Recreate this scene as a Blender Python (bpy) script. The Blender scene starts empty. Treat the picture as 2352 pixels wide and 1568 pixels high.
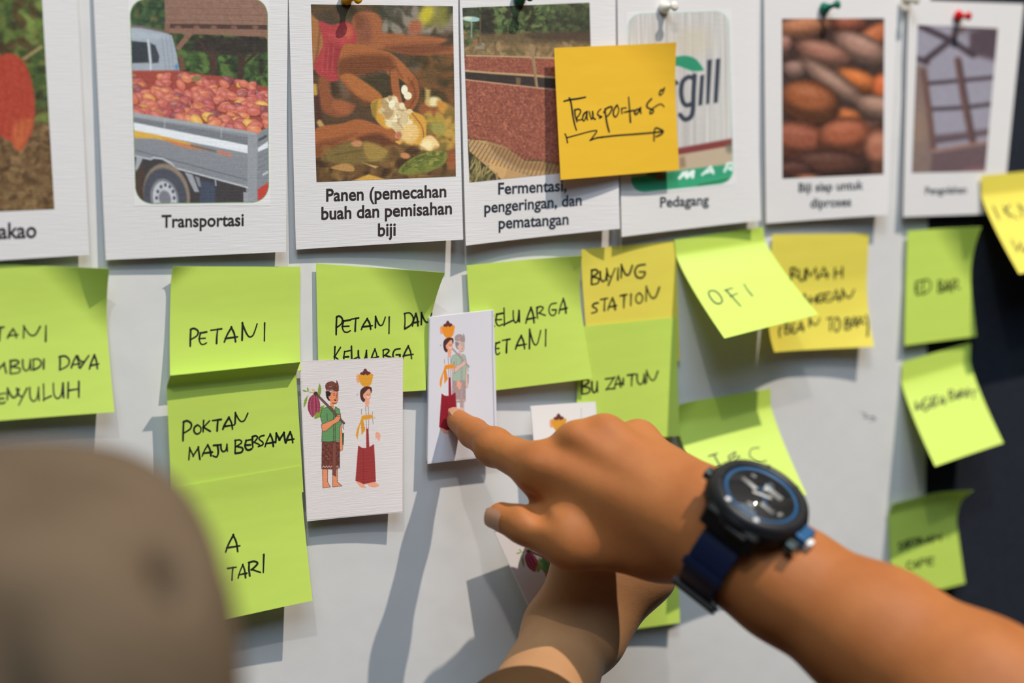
import bpy, math, random
import numpy as np
random.seed(7); rng = np.random.default_rng(11)
S = bpy.context.scene
COL = S.collection
# ------------------------------------------------------------------ camera
W, H, F = 2352.0, 1568.0, 3920.0            # frame and focal length in pixels (60 mm lens)
TH, PI_, RO = math.radians(26.6), math.radians(5.0), math.radians(1.2)
Z0 = 1.01
HIT = np.array([0.0, 0.0, 1.45])
fwd = np.array([math.sin(TH)*math.cos(PI_), math.cos(TH)*math.cos(PI_), -math.sin(PI_)])
r0 = np.array([math.cos(TH), -math.sin(TH), 0.0])
u0 = np.cross(r0, fwd)
rgt = math.cos(RO)*r0 - math.sin(RO)*u0
upv = math.cos(RO)*u0 + math.sin(RO)*r0
CAM = HIT - Z0*fwd
from mathutils import Matrix, Vector
cd = bpy.data.cameras.new('camera'); cam = bpy.data.objects.new('camera', cd); COL.objects.link(cam)
m3 = Matrix(((rgt[0], upv[0], -fwd[0]), (rgt[1], upv[1], -fwd[1]), (rgt[2], upv[2], -fwd[2])))
cam.matrix_world = Matrix.Translation(Vector(CAM)) @ m3.to_4x4()
cd.sensor_width = 36.0; cd.lens = 36.0*F/W; cd.clip_start = 0.02
cd.dof.use_dof = True; cd.dof.focus_distance = 0.955; cd.dof.aperture_fstop = 2.8
S.camera = cam
# ------------------------------------------------------------------ light and exposure
S.view_settings.view_transform = 'Standard'; S.view_settings.look = 'None'
S.view_settings.gamma = 1.0; S.view_settings.use_curve_mapping = False
S.view_settings.exposure = 0.0
w = bpy.data.worlds.new('world'); S.world = w; w.use_nodes = True
w.node_tree.nodes['Background'].inputs[0].default_value = (0.72, 0.86, 1.0, 1)
w.node_tree.nodes['Background'].inputs[1].default_value = 0.055
def lamp(name, kind, loc, target, power, color, size, **kw):
    l = bpy.data.lights.new(name, kind); l.energy = power; l.color = color
    if kind == 'AREA': l.size = size
    else: l.shadow_soft_size = size
    for k, v in kw.items(): setattr(l, k, v)
    o = bpy.data.objects.new(name, l); COL.objects.link(o); o.location = loc
    d = Vector(target) - Vector(loc); o.rotation_euler = d.to_track_quat('-Z', 'Y').to_euler()
    return o
lamp('ceiling_spotlight', 'SPOT', (0.70, -1.35, 3.85), (0.0, 0, 1.40), 322, (1.0, 0.90, 0.78), 0.020, spot_size=1.0, spot_blend=0.6)
lamp('ceiling_spotlight', 'SPOT', (-1.05, -1.95, 3.85), (0.0, 0, 1.40), 68, (1.0, 0.95, 0.88), 0.035, spot_size=0.9, spot_blend=0.6)
lamp('cool_fill_light', 'AREA', (-0.8, -2.3, 3.9), (0, 0, 1.3), 60, (0.60, 0.80, 1.0), 2.0)  # added soft cool fill that lifts the shadows, no such fixture known
# ------------------------------------------------------------------ projection helpers
def ray(px, py):
    px = np.asarray(px, float); py = np.asarray(py, float)
    return fwd + ((px-W/2)/F)[..., None]*rgt + ((H/2-py)/F)[..., None]*upv
def P(px, py, h=0.0):                        # point on the plane h mm in front of the board
    d = ray(px, py); t = (-np.asarray(h, float)*1e-3 - CAM[1])/d[..., 1]
    return CAM + t[..., None]*d
def C(px, py, Z):                            # point at camera depth Z metres
    return CAM + Z*ray(px, py)
def proj(p):
    q = p - CAM; z = q @ fwd
    return W/2 + F*(q @ rgt)/z, H/2 - F*(q @ upv)/z
# ------------------------------------------------------------------ objects
ORG = {}
def mk(name, verts, faces, mat=None, parent=None, loc=None, smooth=True, mats=None, fmat=None):
    verts = np.asarray(verts, float)
    if parent is None:
        o0 = np.array(loc if loc is not None else verts.mean(0), float)
    else:
        o0 = ORG[parent.name]
    me = bpy.data.meshes.new(name)
    me.from_pydata((verts-o0).tolist(), [], faces if isinstance(faces, list) else faces.tolist())
    if smooth: me.polygons.foreach_set('use_smooth', [True]*len(me.polygons))
    for m in (mats or ([mat] if mat else [])): me.materials.append(m)
    if fmat is not None: me.polygons.foreach_set('material_index', list(fmat))
    me.update()
    o = bpy.data.objects.new(name, me); COL.objects.link(o)
    if parent is None: o.location = o0
    else: o.parent = parent
    ORG[o.name] = o0
    return o
def empty(name, loc):
    o = bpy.data.objects.new(name, None); COL.objects.link(o); o.location = loc
    o.empty_display_size = 0.02; ORG[o.name] = np.array(loc, float); return o
def tag(o, label=None, cat=None, group=None, kind=None):
    if label: o['label'] = label
    if cat: o['category'] = cat
    if group: o['group'] = group
    if kind: o['kind'] = kind
    return o
# ------------------------------------------------------------------ materials
def lin(c):
    c = np.asarray(c, float)/255.0
    return np.where(c <= 0.04045, c/12.92, ((c+0.055)/1.055)**2.4)
KA = 1.22                                    # display colour of a sheet under the lamps -> its own albedo
def alb(c): return tuple(np.clip(lin(c)*KA, 0, 0.93))
MATS = {}
def mat(name, col, rough=0.6, metal=0.0, spec=0.4, bump=None, noise=None, sss=0, trans=0, coat=0, attr=False):
    if name in MATS: return MATS[name]
    m = bpy.data.materials.new(name); m.use_nodes = True; MATS[name] = m
    nt = m.node_tree; b = nt.nodes['Principled BSDF']
    b.inputs['Base Color'].default_value = (*col, 1); b.inputs['Roughness'].default_value = rough
    b.inputs['Metallic'].default_value = metal; b.inputs['Specular IOR Level'].default_value = spec
    if coat: b.inputs['Coat Weight'].default_value = coat
    tc = nt.nodes.new('ShaderNodeTexCoord'); csrc = None
    if attr:
        a = nt.nodes.new('ShaderNodeAttribute'); a.attribute_name = 'print'
        nt.links.new(a.outputs['Color'], b.inputs['Base Color']); csrc = a.outputs['Color']
    if noise:                                # (scale, second colour, amount)
        n = nt.nodes.new('ShaderNodeTexNoise'); n.inputs['Scale'].default_value = noise[0]; n.inputs['Detail'].default_value = 4
        nt.links.new(tc.outputs['Object'], n.inputs['Vector'])
        mr = nt.nodes.new('ShaderNodeMapRange'); mr.inputs[1].default_value = 0.3; mr.inputs[2].default_value = 0.7
        mr.inputs[4].default_value = noise[2]; nt.links.new(n.outputs['Fac'], mr.inputs[0])
        mx = nt.nodes.new('ShaderNodeMix'); mx.data_type = 'RGBA'
        mx.inputs[6].default_value = (*col, 1); mx.inputs[7].default_value = (*noise[1], 1)
        nt.links.new(mr.outputs[0], mx.inputs[0]); nt.links.new(mx.outputs[2], b.inputs['Base Color']); csrc = mx.outputs[2]
    if bump:                                 # list of (scale xyz, strength, distance)
        prev = None
        for sc, st, dist in bump:
            mp = nt.nodes.new('ShaderNodeMapping'); mp.inputs['Scale'].default_value = sc
            nt.links.new(tc.outputs['Object'], mp.inputs['Vector'])
            n = nt.nodes.new('ShaderNodeTexNoise'); n.inputs['Scale'].default_value = 1.0; n.inputs['Detail'].default_value = 3
            nt.links.new(mp.outputs[0], n.inputs['Vector'])
            bp = nt.nodes.new('ShaderNodeBump'); bp.inputs['Strength'].default_value = st; bp.inputs['Distance'].default_value = dist
            nt.links.new(n.outputs['Fac'], bp.inputs['Height'])
            if prev: nt.links.new(prev, bp.inputs['Normal'])
            prev = bp.outputs[0]
        nt.links.new(prev, b.inputs['Normal'])
    if sss:
        b.inputs['Subsurface Weight'].default_value = sss
        b.inputs['Subsurface Radius'].default_value = (1.0, 0.32, 0.14); b.inputs['Subsurface Scale'].default_value = 0.004
    if trans:
        t = nt.nodes.new('ShaderNodeBsdfTranslucent'); t.inputs[0].default_value = (*col, 1)
        if csrc: nt.links.new(csrc, t.inputs[0])
        ms = nt.nodes.new('ShaderNodeMixShader'); ms.inputs[0].default_value = trans
        nt.links.new(b.outputs[0], ms.inputs[1]); nt.links.new(t.outputs[0], ms.inputs[2])
        nt.links.new(ms.outputs[0], nt.nodes['Material Output'].inputs['Surface'])
    return m
LINEN = [((70, 70, 1500), 0.35, 0.0004), ((1500, 1500, 60), 0.12, 0.0003), ((9, 9, 9), 0.25, 0.004)]
PAPERC = (212, 209, 208)
CARD = mat('linen_card_paper', alb(PAPERC), 0.75, spec=0.25, bump=LINEN, trans=0.08)
PRINT = mat('printed_linen_paper', (1, 1, 1), 0.7, spec=0.25, bump=LINEN, attr=True)
PLAINPRINT = mat('printed_plain_paper', (1, 1, 1), 0.7, spec=0.25, attr=True)
SHEET = mat('wrinkled_white_paper', alb((208, 206, 204)), 0.8, spec=0.2, bump=[((14, 14, 10), 0.35, 0.006), ((45, 45, 40), 0.12, 0.002)], trans=0.08)
WHITECARD = mat('smooth_white_card', alb((212, 210, 213)), 0.75, spec=0.2, bump=[((25, 25, 25), 0.15, 0.002)])
CREASE = [((9, 9, 26), 0.30, 0.003), ((60, 60, 90), 0.06, 0.001)]
LIME = mat('lime_note_paper', alb((193, 216, 94)), 0.5, spec=0.5, bump=CREASE, trans=0.14)
YELLOW = mat('yellow_note_paper', alb((223, 208, 84)), 0.5, spec=0.5, bump=CREASE, trans=0.12)
ORANGE = mat('orange_note_paper', alb((250, 181, 50)), 0.7, spec=0.2, bump=CREASE, trans=0.15)
INK = mat('black_marker_ink', (0.010, 0.012, 0.010), 0.5)
TEXTB = mat('brown_black_print', tuple(lin((52, 44, 42))), 0.7, spec=0.2)
TEXTS = mat('slate_print', tuple(lin((44, 52, 62))), 0.7, spec=0.2)
# ------------------------------------------------------------------ curved sheets
class Surf:
    """quad: photo positions TL,TR,BR,BL; heights in mm off the board."""
    def __init__(s, quad, base=0.5, bot=(0, 0, 0), start=0.0, p=1.5, tr=None, tl=None, bl=None, br=None, top=None, wav=0.0):
        s.base, s.bot, s.start, s.p, s.top, s.wav = base, bot, start, p, top, wav
        s.cor = dict(tr=tr, tl=tl, bl=bl, br=br); s.ph = random.random()*6
        uv = [(0, 0), (1, 0), (1, 1), (0, 1)]
        s.c = [P(q[0], q[1], float(s.h(np.array(a[0], float), np.array(a[1], float)))) for q, a in zip(quad, uv)]
    def h(s, u, v):
        a, b, c = s.bot
        B = a*(1-u)**2 + 2*b*u*(1-u) + c*u*u
        t = np.clip((v-s.start)/(1-s.start), 0, None)
        r = s.base + B*t**s.p
        for k, q in s.cor.items():
            if not q: continue
            uu = u if 'r' in k else 1-u; vv = v if 'b' in k else 1-v
            t = np.clip((uu+vv-(2-q[1]))/q[1], 0, None); r = r + q[0]*t**2
        if s.top: r = r + s.top[0]*np.clip(1-v/s.top[1], 0, None)
        if s.wav: r = r + s.wav*(np.sin(5.1*u+s.ph)*np.sin(4.3*v+s.ph*2)+1)
        return r
    def pos(s, u, v, off=0.0):
        u = np.asarray(u, float); v = np.asarray(v, float)
        a, b, c, d = s.c; U = u[..., None]; V = v[..., None]
        p = (1-U)*(1-V)*a + U*(1-V)*b + U*V*c + (1-U)*V*d
        p[..., 1] = -s.h(u, v)*1e-3
        if off: p = p + s.nrm(u, v)*off*1e-3
        return p
    def nrm(s, u, v):
        e = 2e-3
        n = np.cross(s.pos(u+e, v)-s.pos(u-e, v), s.pos(u, v+e)-s.pos(u, v-e))
        n /= np.linalg.norm(n, axis=-1, keepdims=True)+1e-12
        return np.where(n[..., 1:2] > 0, -n, n)
    def inv(s, px, py, it=14):
        px = np.asarray(px, float); py = np.asarray(py, float)
        u = np.full(px.shape, .5); v = np.full(px.shape, .5)
        for _ in range(it):
            x, y = proj(s.pos(u, v)); e = 1e-3
            xu, yu = proj(s.pos(u+e, v)); xv, yv = proj(s.pos(u, v+e))
            a, b, c, d = (xu-x)/e, (xv-x)/e, (yu-y)/e, (yv-y)/e
            det = a*d-b*c; det = np.where(np.abs(det) < 1e-3, 1e-3, det)
            dx, dy = px-x, py-y
            u = np.clip(u+np.clip((d*dx-b*dy)/det, -.4, .4), -.08, 1.08); v = np.clip(v+np.clip((a*dy-c*dx)/det, -.4, .4), -.08, 1.08)
        return u, v
    def on(s, px, py, off):
        u, v = s.inv(px, py); return s.pos(u, v, off)
def sheet(name, sf, m, thick=0.25, n=(28, 28), parent=None):
    nu, nv = n
    U, V = np.meshgrid(np.linspace(0, 1, nu+1), np.linspace(0, 1, nv+1))
    f = sf.pos(U, V).reshape(-1, 3); b = f - sf.nrm(U, V).reshape(-1, 3)*thick*1e-3
    N = len(f); idx = np.arange(N).reshape(nv+1, nu+1)
    q = np.stack([idx[:-1, :-1], idx[1:, :-1], idx[1:, 1:], idx[:-1, 1:]], -1).reshape(-1, 4)
    rim = np.concatenate([idx[0, :], idx[1:, -1], idx[-1, -2::-1], idx[-2:0:-1, 0]])
    k = len(rim); i = np.arange(k)+2*N; i2 = np.roll(i, -1)
    faces = np.concatenate([q, q[:, ::-1]+N, np.stack([i, i2, i2+k, i+k], -1)])
    return mk(name, np.concatenate([f, b, f[rim], b[rim]]), faces, m, parent)
# ------------------------------------------------------------------ writing on sheets
def catmull(pts, k=7):
    p = [np.array(q, float) for q in pts]
    if len(p) == 2: return np.array([p[0]*(1-t)+p[1]*t for t in np.linspace(0, 1, 9)])
    p = [p[0]] + p + [p[-1]]; out = []
    for i in range(1, len(p)-2):
        for t in np.linspace(0, 1, k, endpoint=False):
            a, b, c, d = p[i-1:i+3]
            out.append(.5*((2*b)+(-a+c)*t+(2*a-5*b+4*c-d)*t*t+(-a+3*b-3*c+d)*t**3))
    out.append(p[-2]); return np.array(out)
GL = {
 'P': [[(.08,0),(.02,.5),(.0,1)],[(0,.06),(.45,-.02),(.95,.12),(.85,.38),(.1,.6)]],
 'E': [[(1,.02),(.2,.12),(.2,.12),(.05,.6),(.25,.95),(.6,1),(.95,.88)],[(0,.55),(.8,.52)]],
 'T': [[(0,.1),(1,0)],[(.62,0),(.55,.5),(.52,1)]],
 'A': [[(.05,1),(.25,.5),(.55,0),(.55,0),(.75,.4),(.85,.98)],[(.1,.75),(1,.62)]],
 'N': [[(.03,1),(.06,.02),(.06,.02),(.3,.55),(.5,.78),(.72,.7),(.88,.35),(1,.0)]],
 'I': [[(.55,0),(.5,.5),(.45,1)]],
 'O': [[(.5,0),(.12,.25),(.05,.7),(.4,1),(.85,.8),(.95,.35),(.6,.02),(.45,.02)]],
 'K': [[(.12,0),(.08,.5),(.05,1)],[(.85,.05),(.1,.6),(.1,.6),(.95,.95)]],
 'M': [[(0,1),(.08,.05),(.08,.05),(.4,.65),(.4,.65),(.85,0),(.85,0),(1,.98)]],
 'J': [[(.1,.05),(.95,0)],[(.6,.02),(.7,.6),(.5,1),(.05,.9)]],
 'U': [[(.05,0),(.1,.7),(.4,1),(.75,.75),(.9,.05),(.9,.05),(.95,.95)]],
 'B': [[(.08,0),(.05,1)],[(0,.05),(.6,.0),(.8,.2),(.2,.48),(.2,.48),(.9,.6),(.8,.9),(.05,1)]],
 'R': [[(.08,.05),(.05,.5),(.12,1)],[(0,.1),(.45,0),(.75,.15),(.3,.55),(.3,.55),(1,.75)]],
 'S': [[(.95,.0),(.35,.1),(.15,.35),(.7,.6),(.7,.85),(.0,1)]],
 'D': [[(.08,.02),(.1,.5),(.06,1)],[(.0,.05),(.6,.0),(.98,.3),(.8,.7),(.06,1)]],
 'Y': [[(.0,.0),(.2,.4),(.5,.5)],[(1,0),(.6,.5),(.2,1)]],
 'L': [[(.05,0),(.1,.97),(.1,.97),(1,.75)]],
 'H': [[(.08,.05),(.05,1)],[(.95,0),(.95,.95)],[(.05,.55),(.95,.45)]],
 'G': [[(.9,.0),(.3,.1),(.05,.5),(.2,.92),(.6,1),(.85,.75),(.85,.55),(.85,.55),(.4,.55)]],
 'Z': [[(.05,.1),(.9,.0),(.9,.0),(.2,.95),(.2,.95),(1,.9)]],
 'F': [[(.2,.02),(.1,1)],[(.1,.05),(1,.0)],[(.1,.5),(.8,.45)]],
 'C': [[(.9,.05),(.3,.1),(.05,.55),(.35,.98),(.95,.92)]],
 '(': [[(.8,0),(.3,.4),(.5,1)]], ')': [[(.2,0),(.8,.4),(.6,1)]],
}
def strokes_of(tr, text):
    """'P x0 y0 x1 y1; ...' boxes in zoomed coordinates -> strokes in photo pixels"""
    ox, oy, s = tr; out = []
    for item in text.split(';'):
        a = item.split()
        if not a: continue
        x0, y0, x1, y1 = map(float, a[1:5])
        for st in GL[a[0]]:
            out.append([(ox+(x0+(x1-x0)*x)/s, oy+(y0+(y1-y0)*y)/s) for x, y in st])
    return out
def raw(tr, sts): return [[(tr[0]+x/tr[2], tr[1]+y/tr[2]) for x, y in st] for st in sts]
def handwriting(parent, sf, strokes, wpx, m=None, name='handwriting', off=0.12):
    V, Fc = [], []; n0 = 0
    for st in strokes:
        c = catmull(st); 
        d = np.gradient(c, axis=0); L = np.linalg.norm(d, axis=1, keepdims=True)
        for i in range(len(d)):
            if L[i] < 1e-4: d[i] = d[i-1] if i else d[i+1]
        d /= np.linalg.norm(d, axis=1, keepdims=True)+1e-9
        nn = np.stack([-d[:, 1], d[:, 0]], 1)
        k = len(c); wv = wpx*.43*(0.92+.16*np.sin(np.linspace(0, 3, k)+len(V)))[:, None]
        c = np.concatenate([c[:1]-d[:1]*wpx*.3, c, c[-1:]+d[-1:]*wpx*.3]); nn = np.concatenate([nn[:1], nn, nn[-1:]])
        wv = np.concatenate([wv[:1]*.5, wv, wv[-1:]*.5])
        a, b = c+nn*wv, c-nn*wv; k += 2
        pts = np.concatenate([a, b]); V.append(pts)
        Fc += [(n0+i, n0+i+1, n0+k+i+1, n0+k+i) for i in range(k-1)]; n0 += 2*k
    V = np.concatenate(V)
    return mk(name, sf.on(V[:, 0], V[:, 1], off), Fc, m or INK, parent)
def text_mesh(txt, bold):
    cu = bpy.data.curves.new('t', 'FONT'); cu.body = txt; cu.size = 1.0; cu.offset = bold; cu.resolution_u = 4
    ob = bpy.data.objects.new('t', cu); COL.objects.link(ob)
    dg = bpy.context.evaluated_depsgraph_get(); me = bpy.data.meshes.new_from_object(ob.evaluated_get(dg))
    v = np.array([q.co[:] for q in me.vertices]); f = [tuple(p.vertices) for p in me.polygons]
    bpy.data.objects.remove(ob); bpy.data.curves.remove(cu); bpy.data.meshes.remove(me)
    return v, f
def caption(parent, sf, lines, m, bold=0.022, asp=1.1, name='caption', off=0.12):
    V, Fc, n0 = [], [], 0
    for txt, xl, yl, xr, yr in lines:
        v, f = text_mesh(txt, bold)
        x0, x1 = v[:, 0].min(), v[:, 0].max(); sc = math.hypot(xr-xl, yr-yl)/(x1-x0)
        t = (v[:, 0]-x0)/(x1-x0)
        px = xl+(xr-xl)*t; py = yl+(yr-yl)*t - v[:, 1]*sc*asp
        V.append(np.stack([px, py], 1)); Fc += [tuple(i+n0 for i in q) for q in f]; n0 += len(v)
    V = np.concatenate(V)
    return mk(name, sf.on(V[:, 0], V[:, 1], off), Fc, m, parent, smooth=False)
# ------------------------------------------------------------------ printed pictures (procedural, stored as mesh colours)
def vnoise(X, Y, sc, seed):
    g = np.random.default_rng(seed).random((64, 64))
    x = X/sc; y = Y/sc; i = np.floor(x).astype(int); j = np.floor(y).astype(int)
    fx = x-i; fy = y-j; fx = fx*fx*(3-2*fx); fy = fy*fy*(3-2*fy)
    a = g[j % 64, i % 64]; b = g[j % 64, (i+1) % 64]; c = g[(j+1) % 64, i % 64]; d = g[(j+1) % 64, (i+1) % 64]
    return (a*(1-fx)+b*fx)*(1-fy)+(c*(1-fx)+d*fx)*fy
class Canvas:
    def __init__(s, x0, y0, x1, y1, res=1.0, bg=(128, 128, 128), tr=(0, 0, 1)):
        s.x0, s.y0, s.res, s.tr = x0, y0, res, tr
        s.w = int((x1-x0)*res)+2; s.h = int((y1-y0)*res)+2
        s.a = np.empty((s.h, s.w, 3)); s.a[:] = bg
        s.X, s.Y = np.meshgrid(x0+np.arange(s.w)/res, y0+np.arange(s.h)/res)
    def T(s, p):
        p = np.asarray(p, float).reshape(-1, 2); return np.stack([s.tr[0]+p[:, 0]/s.tr[2], s.tr[1]+p[:, 1]/s.tr[2]], 1)
    def sub(s, lo, hi):
        i0 = max(0, int((lo[0]-s.x0)*s.res)-1); i1 = min(s.w, int((hi[0]-s.x0)*s.res)+3)
        j0 = max(0, int((lo[1]-s.y0)*s.res)-1); j1 = min(s.h, int((hi[1]-s.y0)*s.res)+3)
        return (slice(j0, j1), slice(i0, i1)) if i1 > i0 and j1 > j0 else None
    def put(s, sl, cov, col, alpha):
        c = np.asarray(col, float)
        if c.ndim == 3: c = c[sl]
        s.a[sl] += (c-s.a[sl])*(cov*alpha)[..., None]
    def poly(s, pts, col, alpha=1, soft=1.2, line=None, lw=1.2):
        p = s.T(pts); sl = s.sub(p.min(0)-soft-2, p.max(0)+soft+2)
        if sl is None: return
        X, Y = s.X[sl], s.Y[sl]; ins = np.zeros(X.shape, bool); D = np.full(X.shape, 1e9)
        for (ax, ay), (bx, by) in zip(p, np.roll(p, -1, 0)):
            if ay != by: ins ^= ((ay > Y) != (by > Y)) & (X < (bx-ax)*(Y-ay)/(by-ay)+ax)
            L = (bx-ax)**2+(by-ay)**2+1e-9; t = np.clip(((X-ax)*(bx-ax)+(Y-ay)*(by-ay))/L, 0, 1)
            D = np.minimum(D, (X-ax-t*(bx-ax))**2+(Y-ay-t*(by-ay))**2)
        D = np.sqrt(D); sd = np.where(ins, -D, D)
        s.put(sl, np.clip(.5-sd/soft, 0, 1), col, alpha)
        if line is not None: s.put(sl, np.clip(.5-(D-lw/2)/.8, 0, 1), line, 1)
    def curve(s, pts, col, alpha=1, soft=1.2, line=None, lw=1.2):
        pts = list(pts); c = catmull(pts[-1:]+pts+pts[:2], 6)[6:-6]; s.poly(c, col, alpha, soft, line, lw)
    def ell(s, cx, cy, rx, ry, col, ang=0, alpha=1, soft=1.2):
        (x, y), = s.T([(cx, cy)]); k = s.tr[2]; rx, ry = rx/k, ry/k; R = max(rx, ry)+soft
        sl = s.sub((x-R, y-R), (x+R, y+R))
        if sl is None: return
        c, n = math.cos(math.radians(ang)), math.sin(math.radians(ang)); dx, dy = s.X[sl]-x, s.Y[sl]-y
        q = np.sqrt(((dx*c+dy*n)/rx)**2+((-dx*n+dy*c)/ry)**2)
        s.put(sl, np.clip(.5-(q-1)*min(rx, ry)/soft, 0, 1), col, alpha)
    def line(s, pts, wpx, col, alpha=1, soft=1.0, smooth=False):
        p = s.T(pts)
        if smooth: p = catmull(p, 6)
        sl = s.sub(p.min(0)-wpx-soft-1, p.max(0)+wpx+soft+1)
        if sl is None: return
        X, Y = s.X[sl], s.Y[sl]; D = np.full(X.shape, 1e9)
        for (ax, ay), (bx, by) in zip(p[:-1], p[1:]):
            L = (bx-ax)**2+(by-ay)**2+1e-9; t = np.clip(((X-ax)*(bx-ax)+(Y-ay)*(by-ay))/L, 0, 1)
            D = np.minimum(D, (X-ax-t*(bx-ax))**2+(Y-ay-t*(by-ay))**2)
        s.put(sl, np.clip(.5-(np.sqrt(D)-wpx/2)/soft, 0, 1), col, alpha)
    def mottle(s, pts, cols, sizes, n, alpha=.8, soft=2, seed=1, ang=None, asp=2.0):
        """n random leaf-like dabs inside a polygon, sizes in photo pixels"""
        p = s.T(pts); R = np.random.default_rng(seed); k = s.tr; lo, hi = p.min(0), p.max(0); c = 0
        tr = s.tr; s.tr = (0, 0, 1)
        while c < n:
            x, y = R.uniform(lo[0], hi[0]), R.uniform(lo[1], hi[1]); c += 1
            ins = False
            for (ax, ay), (bx, by) in zip(p, np.roll(p, -1, 0)):
                if (ay > y) != (by > y) and x < (bx-ax)*(y-ay)/(by-ay)+ax: ins = not ins
            if not ins: continue
            r = R.uniform(*sizes); a = R.uniform(0, 180) if ang is None else R.normal(ang, 15)
            s.ell(x, y, r*asp, r, cols[R.integers(len(cols))], a, alpha, soft)
        s.tr = tr
    def grain(s, amp, sc, seed, sl=None):
        n = vnoise(s.X, s.Y, sc, seed)-.5; s.a += (n*amp)[..., None]
    def tone(s, sat=.85, lift=6, gain=.97):
        l = (s.a @ np.array([.3, .59, .11]))[..., None]; s.a = np.clip((l+(s.a-l)*sat)*gain+lift, 0, 255)
    def frame(s, quad, rad, bg, edge=None):
        """outside a rounded quad becomes bare paper"""
        q = np.array(quad, float); c = q.mean(0); pts = []
        for i in range(4):
            p, a, b = q[i], q[i-1], q[(i+1) % 4]
            da = (a-p)/np.linalg.norm(a-p); db = (b-p)/np.linalg.norm(b-p)
            for t in np.linspace(0, 1, 9):
                x = (1-t)**2*(p+da*rad) + 2*t*(1-t)*(p+(da+db)*rad*.12) + t*t*(p+db*rad); pts.append(x)
        tr = s.tr; s.tr = (0, 0, 1); keep = s.a.copy(); s.a[:] = bg
        s.poly(pts, keep, 1, 1.2, edge, 1.6); s.tr = tr
    def sample(s, px, py):
        fx = np.clip((px-s.x0)*s.res, 0, s.w-1.001); fy = np.clip((py-s.y0)*s.res, 0, s.h-1.001)
        i = fx.astype(int); j = fy.astype(int); fx = (fx-i)[..., None]; fy = (fy-j)[..., None]
        a = s.a
        return (a[j, i]*(1-fx)+a[j, i+1]*fx)*(1-fy)+(a[j+1, i]*(1-fx)+a[j+1, i+1]*fx)*fy
def picture(parent, sf, cv, quad, step=1.5, m=None, name='printed_photo', off=0.10):
    q = np.array(quad, float)
    nu = int(np.linalg.norm(q[1]-q[0])/step); nv = int(np.linalg.norm(q[3]-q[0])/step)
    U, V = np.meshgrid(np.linspace(0, 1, nu+1), np.linspace(0, 1, nv+1)); u, v = U[..., None], V[..., None]
    p = (1-u)*(1-v)*q[0]+u*(1-v)*q[1]+u*v*q[2]+(1-u)*v*q[3]
    col = lin(np.clip(cv.sample(p[..., 0], p[..., 1]), 0, 255))*KA
    pos = sf.on(p[..., 0].ravel(), p[..., 1].ravel(), off)
    idx = np.arange((nu+1)*(nv+1)).reshape(nv+1, nu+1)
    f = np.stack([idx[:-1, :-1], idx[1:, :-1], idx[1:, 1:], idx[:-1, 1:]], -1).reshape(-1, 4)
    o = mk(name, pos, f, m or PRINT, parent)
    at = o.data.color_attributes.new('print', 'FLOAT_COLOR', 'POINT')
    rgba = np.ones((len(pos), 4), np.float32); rgba[:, :3] = np.clip(col.reshape(-1, 3), 0, .95)
    at.data.foreach_set('color', rgba.ravel()); return o
GREENS = [(38, 62, 30), (58, 88, 38), (84, 116, 52), (30, 44, 26), (104, 132, 62)]
def pic_pod():
    c = Canvas(-190, -12, 128, 494, 1, (70, 82, 36))
    c.mottle([(-190, -12), (128, -12), (128, 300), (-190, 300)], [(52, 74, 28), (88, 110, 40), (112, 132, 52), (40, 44, 20), (74, 48, 26)], (4, 14), 420, .7, 6, 3)
    c.poly([(-190, 270), (128, 285), (128, 500), (-190, 500)], (112, 82, 48), 1, 30)
    c.mottle([(-190, 285), (128, 290), (128, 500), (-190, 500)], [(94, 66, 36), (138, 106, 62), (74, 50, 28), (120, 90, 52)], (2, 7), 700, .7, 3, 4)
    c.line([(55, 135), (95, 108)], 8, (150, 128, 78), .9, 4); c.line([(-60, -10), (-10, 80), (10, 130)], 12, (66, 46, 24), .9, 6)
    c.curve([(4, 126), (40, 128), (66, 165), (80, 230), (76, 290), (56, 335), (42, 345), (24, 325), (0, 310), (-40, 250), (-40, 160)], (170, 54, 34), 1, 6)
    c.curve([(30, 290), (60, 270), (74, 285), (56, 332), (42, 345), (30, 330)], (190, 92, 44), .8, 14)
    for x in (8, 26, 44, 60): c.line([(x, 140), (x+5, 230), (x-4, 310)], 4, (150, 40, 30), .4, 5, True)
    c.grain(22, 3, 5); c.tone(.88); return c
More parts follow.
